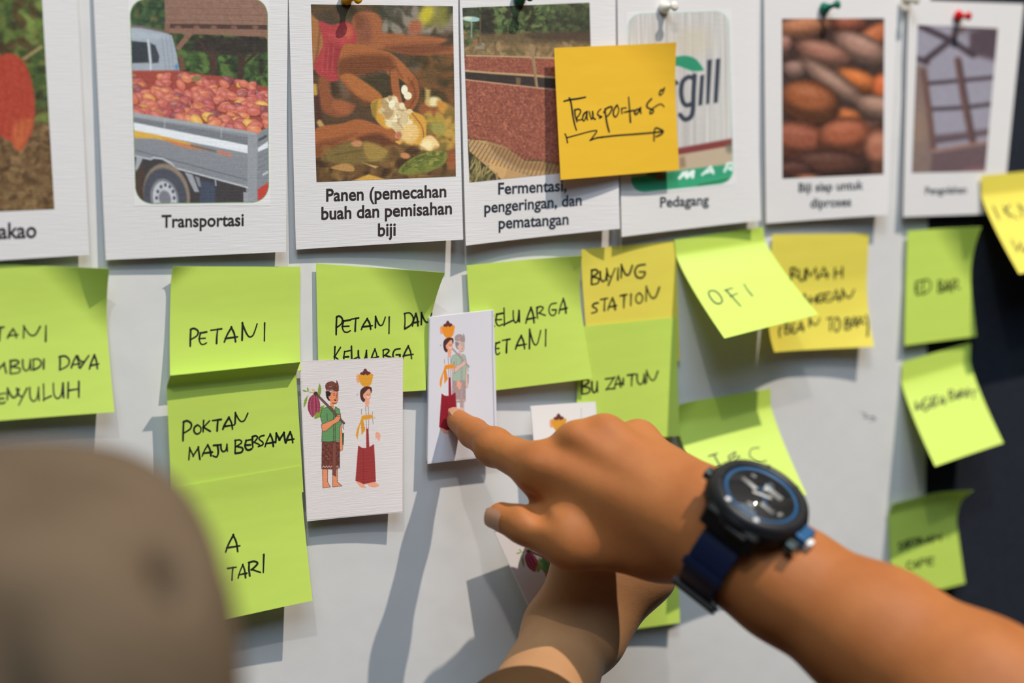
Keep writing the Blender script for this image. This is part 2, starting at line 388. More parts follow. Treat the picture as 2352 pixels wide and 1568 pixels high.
def pic_truck():
    c = Canvas(290, -6, 622, 474, 1.3, (54, 70, 40), (280, 0, 3.2667))
    c.mottle([(0, -30), (400, -30), (400, 400), (0, 400)], [(44, 66, 44), (64, 90, 50), (30, 48, 34), (90, 92, 52)], (3, 9), 260, .7, 5, 8)
    c.poly([(430, 240), (1110, 250), (1110, 680), (430, 680)], (48, 60, 36), 1, 6)
    c.mottle([(430, 240), (1110, 250), (1110, 680), (430, 680)], [(58, 84, 42), (84, 112, 50), (34, 42, 28), (46, 62, 34)], (3, 9), 420, .75, 4, 9)
    c.poly([(640, 270), (1110, 285), (1110, 395), (860, 420), (640, 395), (500, 380), (520, 330)], (44, 36, 34), .92, 8)
    c.poly([(650, 380), (715, 385), (705, 620), (670, 620)], (66, 46, 38), 1, 5); c.poly([(870, 390), (930, 400), (905, 640), (860, 640)], (58, 44, 36), 1, 5)
    c.poly([(1030, 440), (1060, 440), (1060, 560), (1030, 560)], (40, 34, 30), .9, 6)
    c.line([(560, 270), (640, 400)], 8, (58, 44, 38), 1, 3); c.line([(1010, 395), (890, 500)], 7, (60, 44, 36), 1, 3)
    c.poly([(318, -20), (1110, -20), (1100, 190), (326, 178)], (128, 94, 78), 1, 2); c.grain(10, 6, 2)
    for y in (60, 108, 150): c.line([(330, y), (1095, y+6)], 1.6, (108, 78, 64), .7, 1.4)
    c.poly([(320, 178), (1100, 188), (1100, 220), (330, 212)], (70, 48, 42), 1, 2)
    for x in (420, 560, 690, 840, 1000): c.ell(x, 205, 24, 14, (124, 88, 72), 0, .8, 3)
    c.poly([(345, 210), (1100, 222), (1100, 278), (345, 248)], (126, 90, 74), 1, 2); c.poly([(318, 170), (362, 176), (352, 262), (322, 258)], (118, 84, 70), 1, 2)
    c.poly([(505, 222), (560, 226), (425, 385), (400, 360)], (124, 88, 70), 1, 2); c.poly([(1030, 230), (1100, 236), (1100, 310)], (124, 88, 70), 1, 2)
    c.poly([(425, 400), (455, 420), (480, 520), (430, 540)], (98, 68, 50), 1, 4)
    c.poly([(50, 190), (150, 200), (300, 235), (375, 265), (410, 400), (432, 540), (50, 560)], (146, 154, 164), 1, 2)
    c.poly([(50, 182), (160, 192), (300, 228), (375, 262), (300, 242), (150, 212), (50, 204)], (104, 88, 86), .9, 3)
    c.poly([(60, 215), (330, 260), (350, 290), (60, 290)], (164, 174, 184), .6, 8)
    c.poly([(60, 306), (190, 318), (205, 470), (60, 475)], (48, 54, 60), 1, 2.5); c.poly([(212, 322), (250, 340), (280, 420), (275, 470), (225, 474)], (54, 60, 66), 1, 2.5)
    c.line([(195, 300), (215, 480), (215, 530)], 4, (184, 190, 196), 1, 2); c.ell(410, 505, 12, 26, (60, 120, 170), 0, .8, 3)
    for x in (300, 330, 360): c.line([(x, 270), (x+30, 530)], 2, (124, 134, 146), .8, 2)
    c.poly([(60, 530), (430, 528), (600, 560), (780, 575), (960, 620), (1110, 660), (1110, 960), (1000, 1000), (60, 850)], (150, 62, 50), 1, 4)
    R = np.random.default_rng(5); pods = []
    for i in range(190):
        x = R.uniform(60, 1105); top = 545 + max(0, x-500)*.17; bot = 850 + (x-80)*.155 if x < 1010 else 990-(x-1010)*.5
        t = R.uniform(0, 1)**.8; pods.append((top+(bot-top)*t, x, t))
    cols = [(192, 92, 78), (198, 100, 76), (172, 74, 72), (208, 116, 76), (136, 66, 70), (214, 134, 72), (214, 158, 66), (184, 98, 88), (158, 80, 74)]
    for y, x, t in sorted(pods):
        r = 31+16*t; a = R.uniform(-40, 60); k = cols[min(len(cols)-1, int(R.exponential(2.8)))]
        k = np.array(k); c.ell(x+3, y+5, r*1.4, r*.95, k*.55, a, .75, 2.5); c.ell(x, y, r*1.28, r*.82, k, a, 1, 2); c.ell(x-r*.2, y-r*.3, r*.6, r*.28, np.minimum(k*.6+100, 255), a, .5, 4)
        if R.random() < .35: c.line([(x-r, y-r*.1), (x+r*.9, y+r*.2)], 1.2, k*.7, .6, 1.4)
    c.ell(560, 590, 34, 22, (112, 110, 58), 0, .9, 2)
    c.poly([(60, 842), (990, 998), (1000, 1010), (1110, 945), (1110, 1600), (60, 1600)], (124, 128, 134), 1, 2)
    c.poly([(60, 838), (1000, 992), (1000, 1014), (60, 872)], (146, 150, 154), 1, 2); c.poly([(60, 876), (950, 1030), (945, 1090), (60, 920)], (106, 110, 116), 1, 2)
    for x in (320, 745): c.line([(x, 895+(x-320)*.16), (x, 960+(x-320)*.16)], 2, (160, 164, 168), 1, 2)
    c.poly([(60, 912), (945, 1090), (945, 1150), (60, 975)], (208, 212, 216), 1, 2.5)
    c.poly([(60, 972), (260, 1010), (480, 1065), (620, 1105), (440, 1080), (250, 1040), (60, 1035)], (204, 156, 58), 1, 3); c.poly([(300, 1035), (700, 1130), (560, 1125), (380, 1085)], (192, 108, 62), .8, 5); c.line([(520, 1090), (700, 1135)], 5, (84, 84, 90), .8, 4); c.line([(400, 1085), (520, 1115)], 4, (212, 112, 62), .9, 3)
    for i in range(7): c.line([(720+i*16, 1128+i*4), (726+i*16, 1152+i*4)], 3, (208, 104, 66), .9, 1.5)
    c.poly([(60, 1035), (260, 1045), (700, 1160), (945, 1190), (945, 1390), (400, 1260), (300, 1195), (215, 1190), (60, 1160)], (118, 120, 126), .5, 4)
    c.line([(100, 1125), (220, 1160), (950, 1352)], 2, (84, 86, 92), .9, 2)
    c.poly([(945, 1010), (1018, 1010), (1010, 1540), (940, 1540)], (134, 138, 144), 1, 2); c.poly([(1018, 1012), (1110, 950), (1110, 1370), (1018, 1420)], (118, 122, 128), 1, 2)
    c.poly([(1020, 1110), (1110, 1050), (1110, 1100), (1020, 1140)], (204, 208, 212), 1, 2); c.line([(1030, 1050), (1080, 1022)], 6, (70, 72, 78), 1, 3); c.line([(1060, 1310), (1095, 1290)], 5, (170, 174, 178), 1, 2)
    for y in (1180, 1220, 1260): c.line([(1025, y), (1100, y-35)], 2, (100, 104, 110), .8, 2)
    c.poly([(60, 1160), (215, 1192), (300, 1195), (380, 1250), (930, 1405), (940, 1600), (60, 1600)], (56, 52, 54), 1, 3)
    c.line([(60, 1160), (215, 1195), (240, 1180), (310, 1192), (370, 1225), (400, 1260), (940, 1405)], 4, (170, 174, 180), 1, 2)
    c.poly([(110, 1170), (160, 1180), (110, 1290), (95, 1280)], (150, 154, 160), 1, 3); c.poly([(90, 1290), (170, 1240), (160, 1560), (90, 1560)], (70, 52, 44), .9, 6)
    c.poly([(590, 1350), (700, 1380), (700, 1560), (580, 1560)], (60, 68, 86), 1, 6); c.poly([(470, 1290), (530, 1310), (580, 1440), (545, 1440)], (142, 146, 152), 1, 3); c.poly([(545, 1320), (580, 1330), (595, 1400), (575, 1400)], (120, 124, 130), 1, 3); c.line([(700, 1345), (705, 1390)], 3, (150, 154, 160), 1, 2)
    c.ell(335, 1460, 172, 235, (128, 112, 96), -12, 1, 4); c.ell(325, 1475, 160, 215, (68, 70, 80), -12, 1, 4); c.ell(320, 1490, 105, 152, (112, 114, 120), -12, 1, 3); c.ell(322, 1490, 88, 132, (176, 178, 184), -12, 1, 3); c.ell(322, 1490, 44, 62, (112, 112, 120), -12, 1, 4)
    for a in range(0, 360, 30):
        c.ell(326+66*math.cos(math.radians(a)), 1485+98*math.sin(math.radians(a)), 11, 14, (78, 80, 88), 0, 1, 2)
    c.poly([(1018, 1420), (1110, 1360), (1110, 1480), (1020, 1515)], (182, 54, 46), 1, 3)
    c.poly([(910, 1440), (945, 1445), (945, 1540), (912, 1540)], (140, 144, 150), 1, 2)
    c.grain(12, 2.5, 6); c.tone(.92, 8, .99)
    c.frame([(298, -2), (614, -4), (617, 464), (312, 468)], 36, PAPERC, (104, 140, 84)); return c
def pic_hands():
    c = Canvas(708, 4, 1056, 424, 1.4, (84, 62, 42), (640, 0, 2.6133))
    c.mottle([(190, 20), (1060, 20), (1060, 560), (190, 560)], [(74, 62, 48), (58, 54, 34), (94, 70, 44), (120, 104, 88), (66, 48, 34)], (6, 18), 260, .6, 9, 12)
    c.mottle([(630, 30), (1050, 30), (1050, 190), (630, 190)], [(132, 120, 104), (58, 60, 44), (148, 136, 120), (70, 66, 52)], (5, 12), 70, .8, 7, 14)
    c.ell(890, 90, 44, 62, (186, 170, 40), 20, 1, 16); c.ell(980, 80, 40, 60, (122, 118, 40), 0, .8, 18); c.ell(960, 130, 60, 40, (128, 120, 52), 0, .6, 14)
    c.poly([(470, 470), (640, 430), (760, 480), (1060, 400), (1060, 620), (560, 620), (480, 560)], (60, 52, 32), .85, 14)
    c.mottle([(830, 300), (1060, 300), (1060, 620), (830, 620)], [(120, 76, 40), (60, 50, 30), (96, 70, 40)], (5, 14), 60, .7, 8, 16)
    c.curve([(450, 95), (560, 70), (620, 120), (625, 190), (740, 205), (1000, 230), (960, 275), (1050, 280), (1050, 320), (800, 330), (640, 300), (460, 265)], (156, 90, 52), 1, 6)
    c.curve([(460, 100), (530, 90), (560, 200), (540, 260), (470, 240)], (124, 72, 54), .7, 14); c.curve([(640, 280), (950, 262), (1040, 300), (800, 330)], (104, 58, 38), .7, 12); c.ell(820, 165, 40, 46, (162, 88, 56), 0, .9, 10)
    c.poly([(190, 80), (235, 120), (275, 170), (270, 280), (210, 420), (190, 420)], (160, 104, 58), 1, 5); c.line([(250, 140), (235, 300), (212, 400)], 4, (112, 66, 40), .7, 5)
    c.curve([(240, 130), (320, 150), (410, 130), (455, 180), (465, 255), (385, 290), (370, 460), (300, 490), (230, 440), (215, 380), (268, 260)], (172, 58, 60), 1, 5)
    c.poly([(300, 200), (380, 190), (400, 260), (340, 280)], (196, 74, 72), .7, 14); c.ell(330, 330, 50, 90, (134, 44, 48), 10, .5, 16); c.ell(420, 195, 24, 40, (200, 98, 62), 0, .7, 10)
    for x in (270, 300, 330): c.line([(x, 290), (x-10, 430)], 3, (202, 84, 84), .5, 4)
    for pts, wd_ in (([(772, 440), (812, 490), (822, 570), (800, 630), (768, 655)], 17), ([(745, 430), (790, 520), (790, 590), (760, 640)], 15)): c.line(pts, wd_+3, (96, 52, 32), .8, 4, True); c.line(pts, wd_, (150, 84, 46), 1, 3, True)
    c.curve([(378, 290), (440, 262), (620, 300), (690, 330), (770, 405), (806, 460), (770, 500), (720, 470), (660, 450), (630, 420), (520, 440), (360, 470)], (164, 94, 50), 1, 4)
    c.line([(690, 430), (692, 520), (712, 610)], 21, (96, 52, 32), .7, 5, True); c.line([(694, 430), (700, 520), (718, 606)], 18, (158, 90, 50), 1, 3, True)
    c.curve([(380, 350), (640, 330), (700, 400), (640, 425), (380, 468)], (98, 54, 32), .75, 14); c.line([(700, 400), (745, 470)], 4, (118, 64, 38), .6, 5); c.ell(715, 605, 22, 24, (178, 92, 60), 0, .8, 5); c.line([(780, 470), (822, 560), (800, 620)], 5, (122, 66, 36), .7, 6, True)
    c.curve([(370, 470), (420, 440), (500, 480), (620, 575), (560, 615), (470, 580)], (172, 100, 50), 1, 5); c.poly([(380, 480), (470, 575), (560, 612), (520, 640), (400, 560)], (122, 66, 38), .6, 12)
    c.curve([(240, 470), (300, 480), (330, 590), (440, 620), (460, 640), (420, 690), (330, 700), (250, 640)], (140, 78, 46), 1, 8); c.ell(380, 640, 60, 40, (164, 92, 54), 20, .8, 10); c.poly([(210, 500), (240, 540), (265, 760), (225, 780)], (76, 42, 36), .9, 7); c.line([(215, 515), (220, 560)], 10, (196, 156, 60), .9, 5); c.line([(245, 735), (262, 765)], 12, (190, 160, 92), .9, 5)
    c.ell(900, 660, 60, 50, (150, 84, 44), 0, .9, 8); c.ell(930, 610, 44, 30, (222, 206, 150), 0, 1, 7); c.curve([(960, 600), (1060, 660), (1060, 760), (960, 660)], (196, 132, 50), 1, 7); c.poly([(880, 530), (910, 540), (905, 640), (880, 620)], (196, 160, 88), .9, 7)
    c.poly([(860, 700), (1060, 690), (1060, 1000), (860, 960)], (104, 78, 36), 1, 9); c.mottle([(860, 700), (1060, 690), (1060, 1000), (860, 960)], [(170, 140, 52), (118, 100, 44), (76, 60, 30), (196, 150, 60), (140, 84, 40)], (5, 13), 70, .8, 6, 18); c.ell(960, 770, 50, 40, (148, 142, 66), 20, .8, 6)
    c.curve([(215, 780), (380, 740), (480, 715), (600, 750), (660, 770), (730, 795), (735, 830), (690, 850), (780, 880), (690, 925), (600, 900), (500, 840), (350, 870), (220, 950)], (164, 92, 48), 1, 4)
    c.curve([(470, 830), (600, 800), (690, 850), (780, 882), (690, 922), (590, 890)], (92, 50, 32), .85, 10); c.curve([(220, 860), (350, 830), (470, 800), (380, 850), (220, 945)], (112, 60, 34), .7, 12)
    c.curve([(555, 620), (640, 590), (690, 640), (860, 690), (885, 780), (860, 890), (760, 880), (700, 850), (740, 830), (700, 780), (640, 770), (585, 720)], (208, 150, 52), 1, 4); c.poly([(700, 850), (760, 845), (850, 850), (862, 886), (760, 884)], (216, 156, 62), 1, 4); c.poly([(555, 620), (600, 595), (590, 640), (585, 715), (560, 690)], (150, 120, 44), 1, 5)
    c.mottle([(640, 590), (700, 600), (760, 690), (800, 800), (780, 840), (720, 800), (640, 700)], [(226, 208, 160), (208, 184, 134), (172, 142, 92), (240, 226, 184)], (4.5, 9), 150, .9, 2.5, 20); c.ell(790, 800, 52, 60, (228, 186, 110), 20, .9, 7)
    c.ell(755, 540, 20, 30, (236, 226, 196), 0, 1, 2.5); c.ell(775, 575, 24, 24, (232, 220, 184), 0, 1, 2.5); c.ell(680, 625, 18, 26, (236, 226, 190), 20, 1, 2.5); c.ell(740, 635, 16, 20, (228, 212, 170), 0, 1, 2.5); c.ell(785, 670, 20, 16, (220, 196, 140), 0, 1, 2.5)
    c.line([(800, 680), (860, 760), (870, 830)], 3, (150, 84, 40), .8, 3, True); c.ell(720, 812, 18, 22, (188, 100, 68), 0, .9, 4)
    c.curve([(870, 830), (920, 815), (965, 870), (930, 905), (850, 900)], (232, 196, 126), 1, 5); c.ell(890, 870, 36, 26, (246, 222, 164), 0, .8, 7)
    c.poly([(220, 950), (520, 840), (700, 930), (1062, 900), (1062, 1070), (225, 1090)], (78, 56, 34), 1, 8)
    c.mottle([(220, 930), (520, 850), (1062, 920), (1062, 1070), (225, 1090)], [(60, 40, 26), (112, 78, 42), (90, 66, 36), (142, 104, 52)], (4, 12), 150, .7, 6, 22)
    c.curve([(300, 900), (460, 850), (640, 900), (640, 960), (420, 990), (290, 960)], (122, 100, 50), .95, 7); c.curve([(520, 850), (650, 900), (610, 960), (530, 950)], (160, 128, 58), .9, 7); c.line([(330, 930), (500, 900)], 3, (90, 70, 36), .7, 4); c.ell(470, 860, 34, 20, (210, 136, 90), 0, .8, 5)
    c.curve([(320, 1000), (400, 980), (450, 1000), (440, 1030), (330, 1015)], (186, 136, 74), .9, 4); c.poly([(500, 975), (600, 1000), (580, 1010)], (204, 160, 96), .9, 3)
    c.curve([(715, 1030), (780, 960), (880, 915), (980, 905), (1015, 930), (990, 985), (900, 1030), (780, 1048)], (118, 122, 48), 1, 4); c.mottle([(730, 1030), (800, 960), (900, 920), (1000, 920), (980, 985), (880, 1030)], [(84, 92, 36), (144, 146, 62), (100, 108, 44)], (2, 5), 60, .8, 2, 25)
    for i in range(3): c.line([(740, 1030-i*10), (860, 965-i*14), (990, 925+i*16)], 2, (78, 84, 34), .7, 2, True)
    c.poly([(440, 1085), (540, 1045), (640, 1075), (640, 1095)], (206, 156, 62), 1, 4); c.ell(760, 935, 30, 18, (206, 132, 80), 10, .9, 4); c.ell(1040, 960, 30, 60, (160, 84, 46), 0, .8, 8)
    c.grain(16, 2, 7); rows = (np.sin(c.Y*2.0+vnoise(c.X, c.Y, 40, 3)*2)*5); c.a += rows[..., None]; c.tone(.9, 2, .97)
    return c
def pic_drying():
    c = Canvas(1056, -2, 1368, 426, 1.4, (62, 66, 42), (1040, 0, 2.6129))
    c.mottle([(40, -10), (850, -10), (850, 260), (40, 260)], [(66, 84, 50), (92, 110, 62), (46, 50, 34), (112, 126, 72), (56, 50, 38)], (2, 6), 1100, .75, 2, 31)
    c.poly([(620, 20), (850, 20), (850, 250), (560, 250), (600, 120)], (52, 56, 40), .55, 16); c.poly([(170, 60), (240, 60), (240, 220), (150, 220)], (44, 40, 34), .8, 8); c.poly([(40, 30), (170, 60), (170, 130), (40, 130)], (52, 56, 48), .7, 6)
    c.poly([(170, 205), (420, 195), (840, 200), (840, 260), (600, 300), (300, 260), (100, 270)], (110, 84, 58), .8, 10); c.poly([(420, 200), (840, 180), (840, 255), (480, 240)], (70, 56, 44), .8, 10)
    c.poly([(40, 265), (840, 270), (840, 360), (40, 330)], (140, 112, 74), 1, 8); c.mottle([(60, 255), (840, 265), (840, 350), (60, 325)], [(112, 86, 56), (160, 130, 88), (96, 84, 52), (128, 104, 66)], (2, 6), 160, .7, 3, 33)
    c.poly([(130, 260), (190, 255), (190, 295), (130, 295)], (140, 126, 104), 1, 3); c.mottle([(70, 190), (160, 190), (160, 260), (70, 260)], [(86, 96, 56), (150, 96, 66), (64, 70, 44)], (2, 5), 40, .8, 2, 34)
    c.line([(112, 130), (112, 225)], 3, (120, 150, 140), 1, 2); c.ell(108, 114, 56, 16, (150, 186, 180), 4, 1, 2); c.ell(90, 110, 24, 9, (206, 210, 170), 4, .9, 2); c.line([(165, 90), (165, 215)], 3, (92, 76, 56), 1, 2)
    def beans(pts, cols, n, seed, sz):
        c.poly(pts, (140, 76, 58), 1, 2); c.mottle(pts, cols, sz, n, .75, 1.0, seed, None, 1.6)
    BC = [(166, 92, 70), (112, 58, 46), (150, 82, 62), (128, 66, 52), (182, 108, 82)]
    beans([(70, 335), (300, 338), (850, 360), (850, 480), (600, 470), (400, 455), (72, 425)], BC, 1500, 41, (.7, 1.5))
    c.line([(75, 425), (250, 440), (420, 448), (850, 485)], 5, (178, 144, 104), 1, 2); c.poly([(76, 432), (420, 458), (850, 492), (850, 560), (480, 525), (78, 478)], (54, 46, 42), 1, 2); c.poly([(378, 465), (408, 468), (405, 512), (380, 508)], (112, 88, 62), 1, 2)
    beans([(76, 480), (480, 525), (850, 560), (850, 1080), (640, 990), (520, 960), (420, 960), (300, 880), (200, 840), (92, 830)], BC, 6500, 42, (.8, 1.9))
    c.line([(76, 478), (480, 524), (850, 560)], 3, (190, 140, 108), 1, 2); c.line([(80, 334), (300, 338), (850, 358)], 3, (186, 160, 116), .9, 2)
    c.poly([(462, 265), (482, 268), (512, 525), (496, 522)], (158, 132, 92), 1, 2); c.line([(472, 270), (500, 520)], 2, (112, 88, 60), .7, 2)
    c.poly([(90, 835), (200, 845), (310, 880), (430, 965), (530, 968), (700, 1010), (850, 1080), (850, 1120), (290, 1085), (100, 910)], (184, 142, 90), 1, 2)
    c.poly([(200, 845), (310, 880), (430, 965), (530, 968), (640, 990), (640, 1040), (400, 1010), (260, 930)], (150, 112, 72), .8, 6); c.poly([(230, 940), (330, 1010), (300, 1080), (200, 1000)], (206, 160, 100), .7, 6)
    for i in range(26):
        t = i/25; x0 = 110+t*560; y0 = 838+t*150; c.line([(x0, y0), (x0-60+t*20, y0+85+t*35)], 1.7, (74, 54, 38), .8, 1.2)
    c.line([(95, 860), (300, 960), (480, 1065)], 1.5, (120, 126, 124), .8, 1.2, True)
    c.poly([(95, 905), (160, 960), (300, 1085), (90, 1110)], (62, 54, 36), 1, 3); c.mottle([(95, 920), (240, 1020), (240, 1100), (95, 1105)], [(140, 128, 72), (96, 92, 50), (170, 150, 90)], (1, 2.5), 110, .8, 1.5, 44, -70, 4); c.line([(262, 1040), (268, 1085)], 5, (160, 124, 80), 1, 2)
    c.grain(12, 2.2, 9); c.tone(.9, 4); return c
def pic_sign():
    c = Canvas(1434, 18, 1692, 452, 1.2, (186, 182, 178), (1420, 10, 3.484))
    n = vnoise(c.X*1.0, c.Y*.02, 3.0, 50)-.5; c.a += (n*34)[..., None]; c.a += (np.sin(c.X*.75)*4)[..., None]
    c.ell(600, 300, 140, 120, (190, 180, 158), 0, .6, 30)
    g = (44, 132, 100); k = (52, 58, 70)
    c.curve([(380, 430), (470, 418), (545, 412), (620, 438), (680, 515), (675, 530), (600, 535), (540, 515), (470, 492), (390, 500)], g, 1, 3)
    c.poly([(712, 446), (750, 440), (728, 795), (702, 800)], k, 1, 3); c.poly([(780, 438), (816, 432), (796, 785), (762, 792)], k, 1, 3); c.poly([(655, 570), (688, 562), (672, 805), (640, 812)], k, 1, 3)
    c.line([(598, 590), (560, 582), (515, 620), (502, 700), (515, 775), (545, 808), (590, 795)], 10, k, 1, 3, True); c.line([(610, 570), (602, 700), (596, 850), (575, 905), (530, 920), (496, 885)], 10.5, k, 1, 3, True)
    c.poly([(440, 590), (482, 622), (482, 640), (440, 650)], k, 1, 3)
    c.line([(440, 640), (440, 830)], 10, k, 1, 3)
    c.poly([(60, 1215), (480, 1150), (915, 1072), (915, 1135), (480, 1210), (60, 1275)], (122, 58, 56), 1, 5); c.poly([(60, 1270), (480, 1205), (915, 1130), (915, 1290), (60, 1420)], (178, 160, 136), 1, 5); c.poly([(490, 1225), (530, 1215), (540, 1300), (490, 1310)], (134, 108, 84), .8, 7); c.ell(890, 1150, 30, 40, (100, 100, 90), 0, .7, 9)
    c.poly([(60, 1390), (480, 1330), (915, 1275), (930, 1450), (60, 1560)], (50, 144, 108), 1, 4); c.poly([(60, 1440), (915, 1360), (930, 1450), (60, 1560)], (56, 158, 116), .6, 9); c.ell(325, 1370, 50, 34, (112, 70, 52), 20, .9, 6); c.ell(270, 1350, 44, 30, (64, 90, 60), 0, .9, 6); c.line([(640, 1450), (900, 1395)], 4, (44, 92, 56), .9, 3)
    wv = (222, 232, 226)
    for st in ([(488, 1392), (520, 1345), (545, 1385), (575, 1345), (600, 1335), (590, 1380)], [(672, 1362), (740, 1300), (760, 1350)], [(700, 1345), (755, 1330)], [(850, 1335), (875, 1275), (915, 1270), (930, 1295), (880, 1310), (925, 1330)]):
        c.line(st, 6, wv, .9, 3)
    c.line([(490, 1388), (548, 1340), (550, 1385), (602, 1335), (596, 1382)], 6, wv, 1, 3)
    c.frame([(1441, 33), (1673, 25), (1685, 420), (1450, 444)], 30, (210, 207, 208), (150, 190, 170)); return c
def pic_beans():
    c = Canvas(1788, 36, 2040, 416, 1.0, (58, 38, 34), (1700, 0, 2.449))
    def bean(x, y, rx, ry, a, k, d=.5):
        k = np.array(k, float)*[1.04, .93, .85]
        c.ell(x+6, y+14, rx*1.06, ry*1.06, k*.34, a, .9, 10); c.ell(x, y, rx, ry, k*.5, a, 1, 5); c.ell(x-rx*.05, y-ry*.25, rx*.86, ry*.62, k, a, .9, 16); c.ell(x-rx*.1, y-ry*.5, rx*.5, ry*.22, np.minimum(k+26, 255), a, .6, 12)
    bean(360, 150, 150, 60, -8, (176, 120, 88)); bean(610, 130, 90, 50, 0, (150, 86, 66)); bean(760, 210, 110, 70, -30, (176, 102, 62)); bean(250, 250, 40, 60, 10, (150, 112, 104))
    bean(680, 270, 150, 78, 22, (158, 128, 118)); bean(470, 300, 150, 70, 14, (156, 112, 98)); bean(310, 390, 60, 50, 0, (148, 122, 116)); bean(660, 450, 110, 60, 18, (202, 116, 54)); bean(800, 500, 60, 90, 0, (196, 100, 48))
    bean(520, 460, 185, 58, 34, (152, 126, 116)); bean(780, 600, 120, 62, 8, (160, 132, 120)); bean(600, 650, 70, 40, 10, (190, 110, 56)); bean(390, 570, 160, 120, 12, (150, 88, 52)); bean(710, 720, 90, 50, 0, (92, 64, 56))
    bean(330, 790, 170, 110, 8, (142, 82, 62)); bean(590, 770, 150, 110, -6, (158, 90, 62)); bean(780, 850, 80, 130, 0, (158, 104, 82)); bean(500, 930, 210, 90, 0, (84, 54, 46)); bean(300, 960, 110, 60, 0, (80, 50, 44)); bean(380, 1000, 40, 14, 0, (190, 122, 96))
    c.grain(16, 4, 60); c.tone(.9, 4, .97); return c
def pic_window():
    c = Canvas(2086, 50, 2300, 404, 1.0, (142, 138, 150), (1700, 0, 2.449))
    d = (64, 52, 60); b = (100, 74, 70)
    c.poly([(980, 100), (1460, 130), (1460, 350), (1280, 300), (1330, 180)], (76, 62, 70), .9, 14)
    c.poly([(1290, 180), (1460, 160), (1440, 320), (1290, 300)], (78, 64, 72), 1, 10); c.poly([(960, 350), (1050, 380), (1090, 980), (960, 980)], (120, 102, 96), 1, 12)
    c.line([(1000, 140), (1190, 230), (1310, 310)], 14, d, 1, 8); c.line([(1040, 340), (1200, 215), (1230, 130)], 14, d, 1, 8); c.line([(1000, 330), (1050, 350)], 12, d, 1, 8); c.line([(1200, 190), (1300, 140), (1450, 150)], 12, (96, 80, 84), 1, 8)
    c.line([(1050, 470), (1220, 455), (1430, 435)], 9, d, 1, 5); c.line([(1060, 615), (1260, 605), (1420, 585)], 9, d, 1, 5); c.line([(1090, 780), (1280, 760), (1410, 740)], 16, (96, 80, 86), 1, 7)
    c.line([(1225, 340), (1260, 560), (1310, 810)], 17, b, 1, 5); c.line([(1236, 345), (1290, 640), (1320, 810)], 6, d, .8, 5); c.line([(1030, 400), (1060, 600), (1090, 860)], 14, b, 1, 6)
    c.poly([(1080, 860), (1400, 800), (1400, 980), (1070, 980)], (96, 78, 82), 1, 6); c.line([(1080, 850), (1390, 800)], 8, (140, 110, 102), 1, 5); c.line([(1090, 800), (1300, 770)], 9, (86, 72, 78), .9, 6)
    c.ell(1010, 720, 40, 120, (146, 120, 100), 0, .5, 20); c.ell(1330, 955, 60, 16, (136, 92, 96), 0, .8, 10)
    c.grain(10, 4, 61); return c
# ---- printed figures: a farmer with a cacao pod on a stick, a woman with a basket on her head
def mapT(sx, sy, ox, oy): return lambda pts: [(ox+x*sx, oy+y*sy) for x, y in pts]
def fade(col, f, bg): return tuple(np.array(col)*(1-f)+np.array(bg)*f)
def draw_woman(c, M, bg, lo=0.0, skirt=(150, 52, 52), basket=(214, 150, 50)):
    k = c.tr[2]; sx = (M([(1, 0)])[0][0]-M([(0, 0)])[0][0])
    sk = (224, 158, 128); dk = (78, 44, 40)
    c.curve(M([(572, 175), (600, 165), (604, 235), (575, 235)]), sk, 1, 1.2)
    c.curve(M([(597, 165), (720, 155), (724, 205), (708, 258), (668, 284), (634, 276), (604, 235)]), basket, 1, 1)
    for x, y in ((622, 155), (645, 140), (668, 140), (690, 150), (655, 122), (640, 158), (676, 158), (662, 148)): c.curve(M([(x-16, y), (x, y-14), (x+16, y), (x, y+14)]), (98, 50, 46), 1, 1)
    c.curve(M([(616, 305), (660, 278), (712, 286), (716, 330), (700, 345), (660, 340), (634, 360), (658, 400), (640, 425), (615, 400), (606, 350)]), dk, 1, 1)
    c.curve(M([(640, 350), (690, 300), (706, 330), (706, 380), (688, 408), (660, 400), (640, 385)]), sk, 1, 1); c.curve(M([(656, 398), (692, 404), (690, 450), (672, 472), (655, 450)]), sk, 1, 1)
    c.line(M([(672, 352), (680, 350)]), 1, dk); c.line(M([(692, 350), (699, 350)]), 1, dk); c.line(M([(672, 378), (684, 384), (694, 376)]), 1.2, (250, 246, 244), 1, 1, True); c.line(M([(686, 356), (690, 368)]), .7, (190, 110, 84))
    for a, b in (((620, 495), (620, 540)), ((725, 517), (721, 560)), ((722, 560), (731, 634)), ((573, 360), (584, 350)), ((735, 573), (748, 573)), ((658, 465), (664, 560)), ((684, 465), (688, 560)), ((664, 592), (668, 680)), ((688, 592), (686, 680))): c.line(M([a, b]), .8, (92, 56, 52), .9)
    c.curve(M([(626, 555), (718, 546), (720, 578), (632, 592)]), basket, 1, 1); c.poly(M([(626, 556), (640, 585), (604, 650), (582, 780), (566, 742), (574, 690), (604, 620)]), basket, 1, 1); c.poly(M([(612, 600), (636, 590), (656, 690), (620, 740)]), fade(basket, .12, (160, 90, 20)), 1, 1)
    c.curve(M([(754, 716), (780, 710), (800, 745), (784, 796), (768, 770), (754, 770)]), sk, 1, 1); c.line(M([(770, 770), (778, 796)]), .7, bg)
    c.poly(M([(588, 836), (624, 858), (664, 860), (664, 676), (686, 676), (694, 852), (738, 822), (746, 960), (756, 1180), (640, 1204), (562, 1172), (576, 990)]), skirt, 1, 1); c.line(M([(636, 880), (638, 1200)]), 1, fade(skirt, .35, (60, 10, 10)), .8)
    if lo < 1:
        c.curve(M([(572, 1178), (630, 1198), (664, 1238), (610, 1230)]), sk, 1, 1); c.curve(M([(680, 1200), (740, 1184), (788, 1216), (740, 1234), (692, 1222)]), sk, 1, 1)
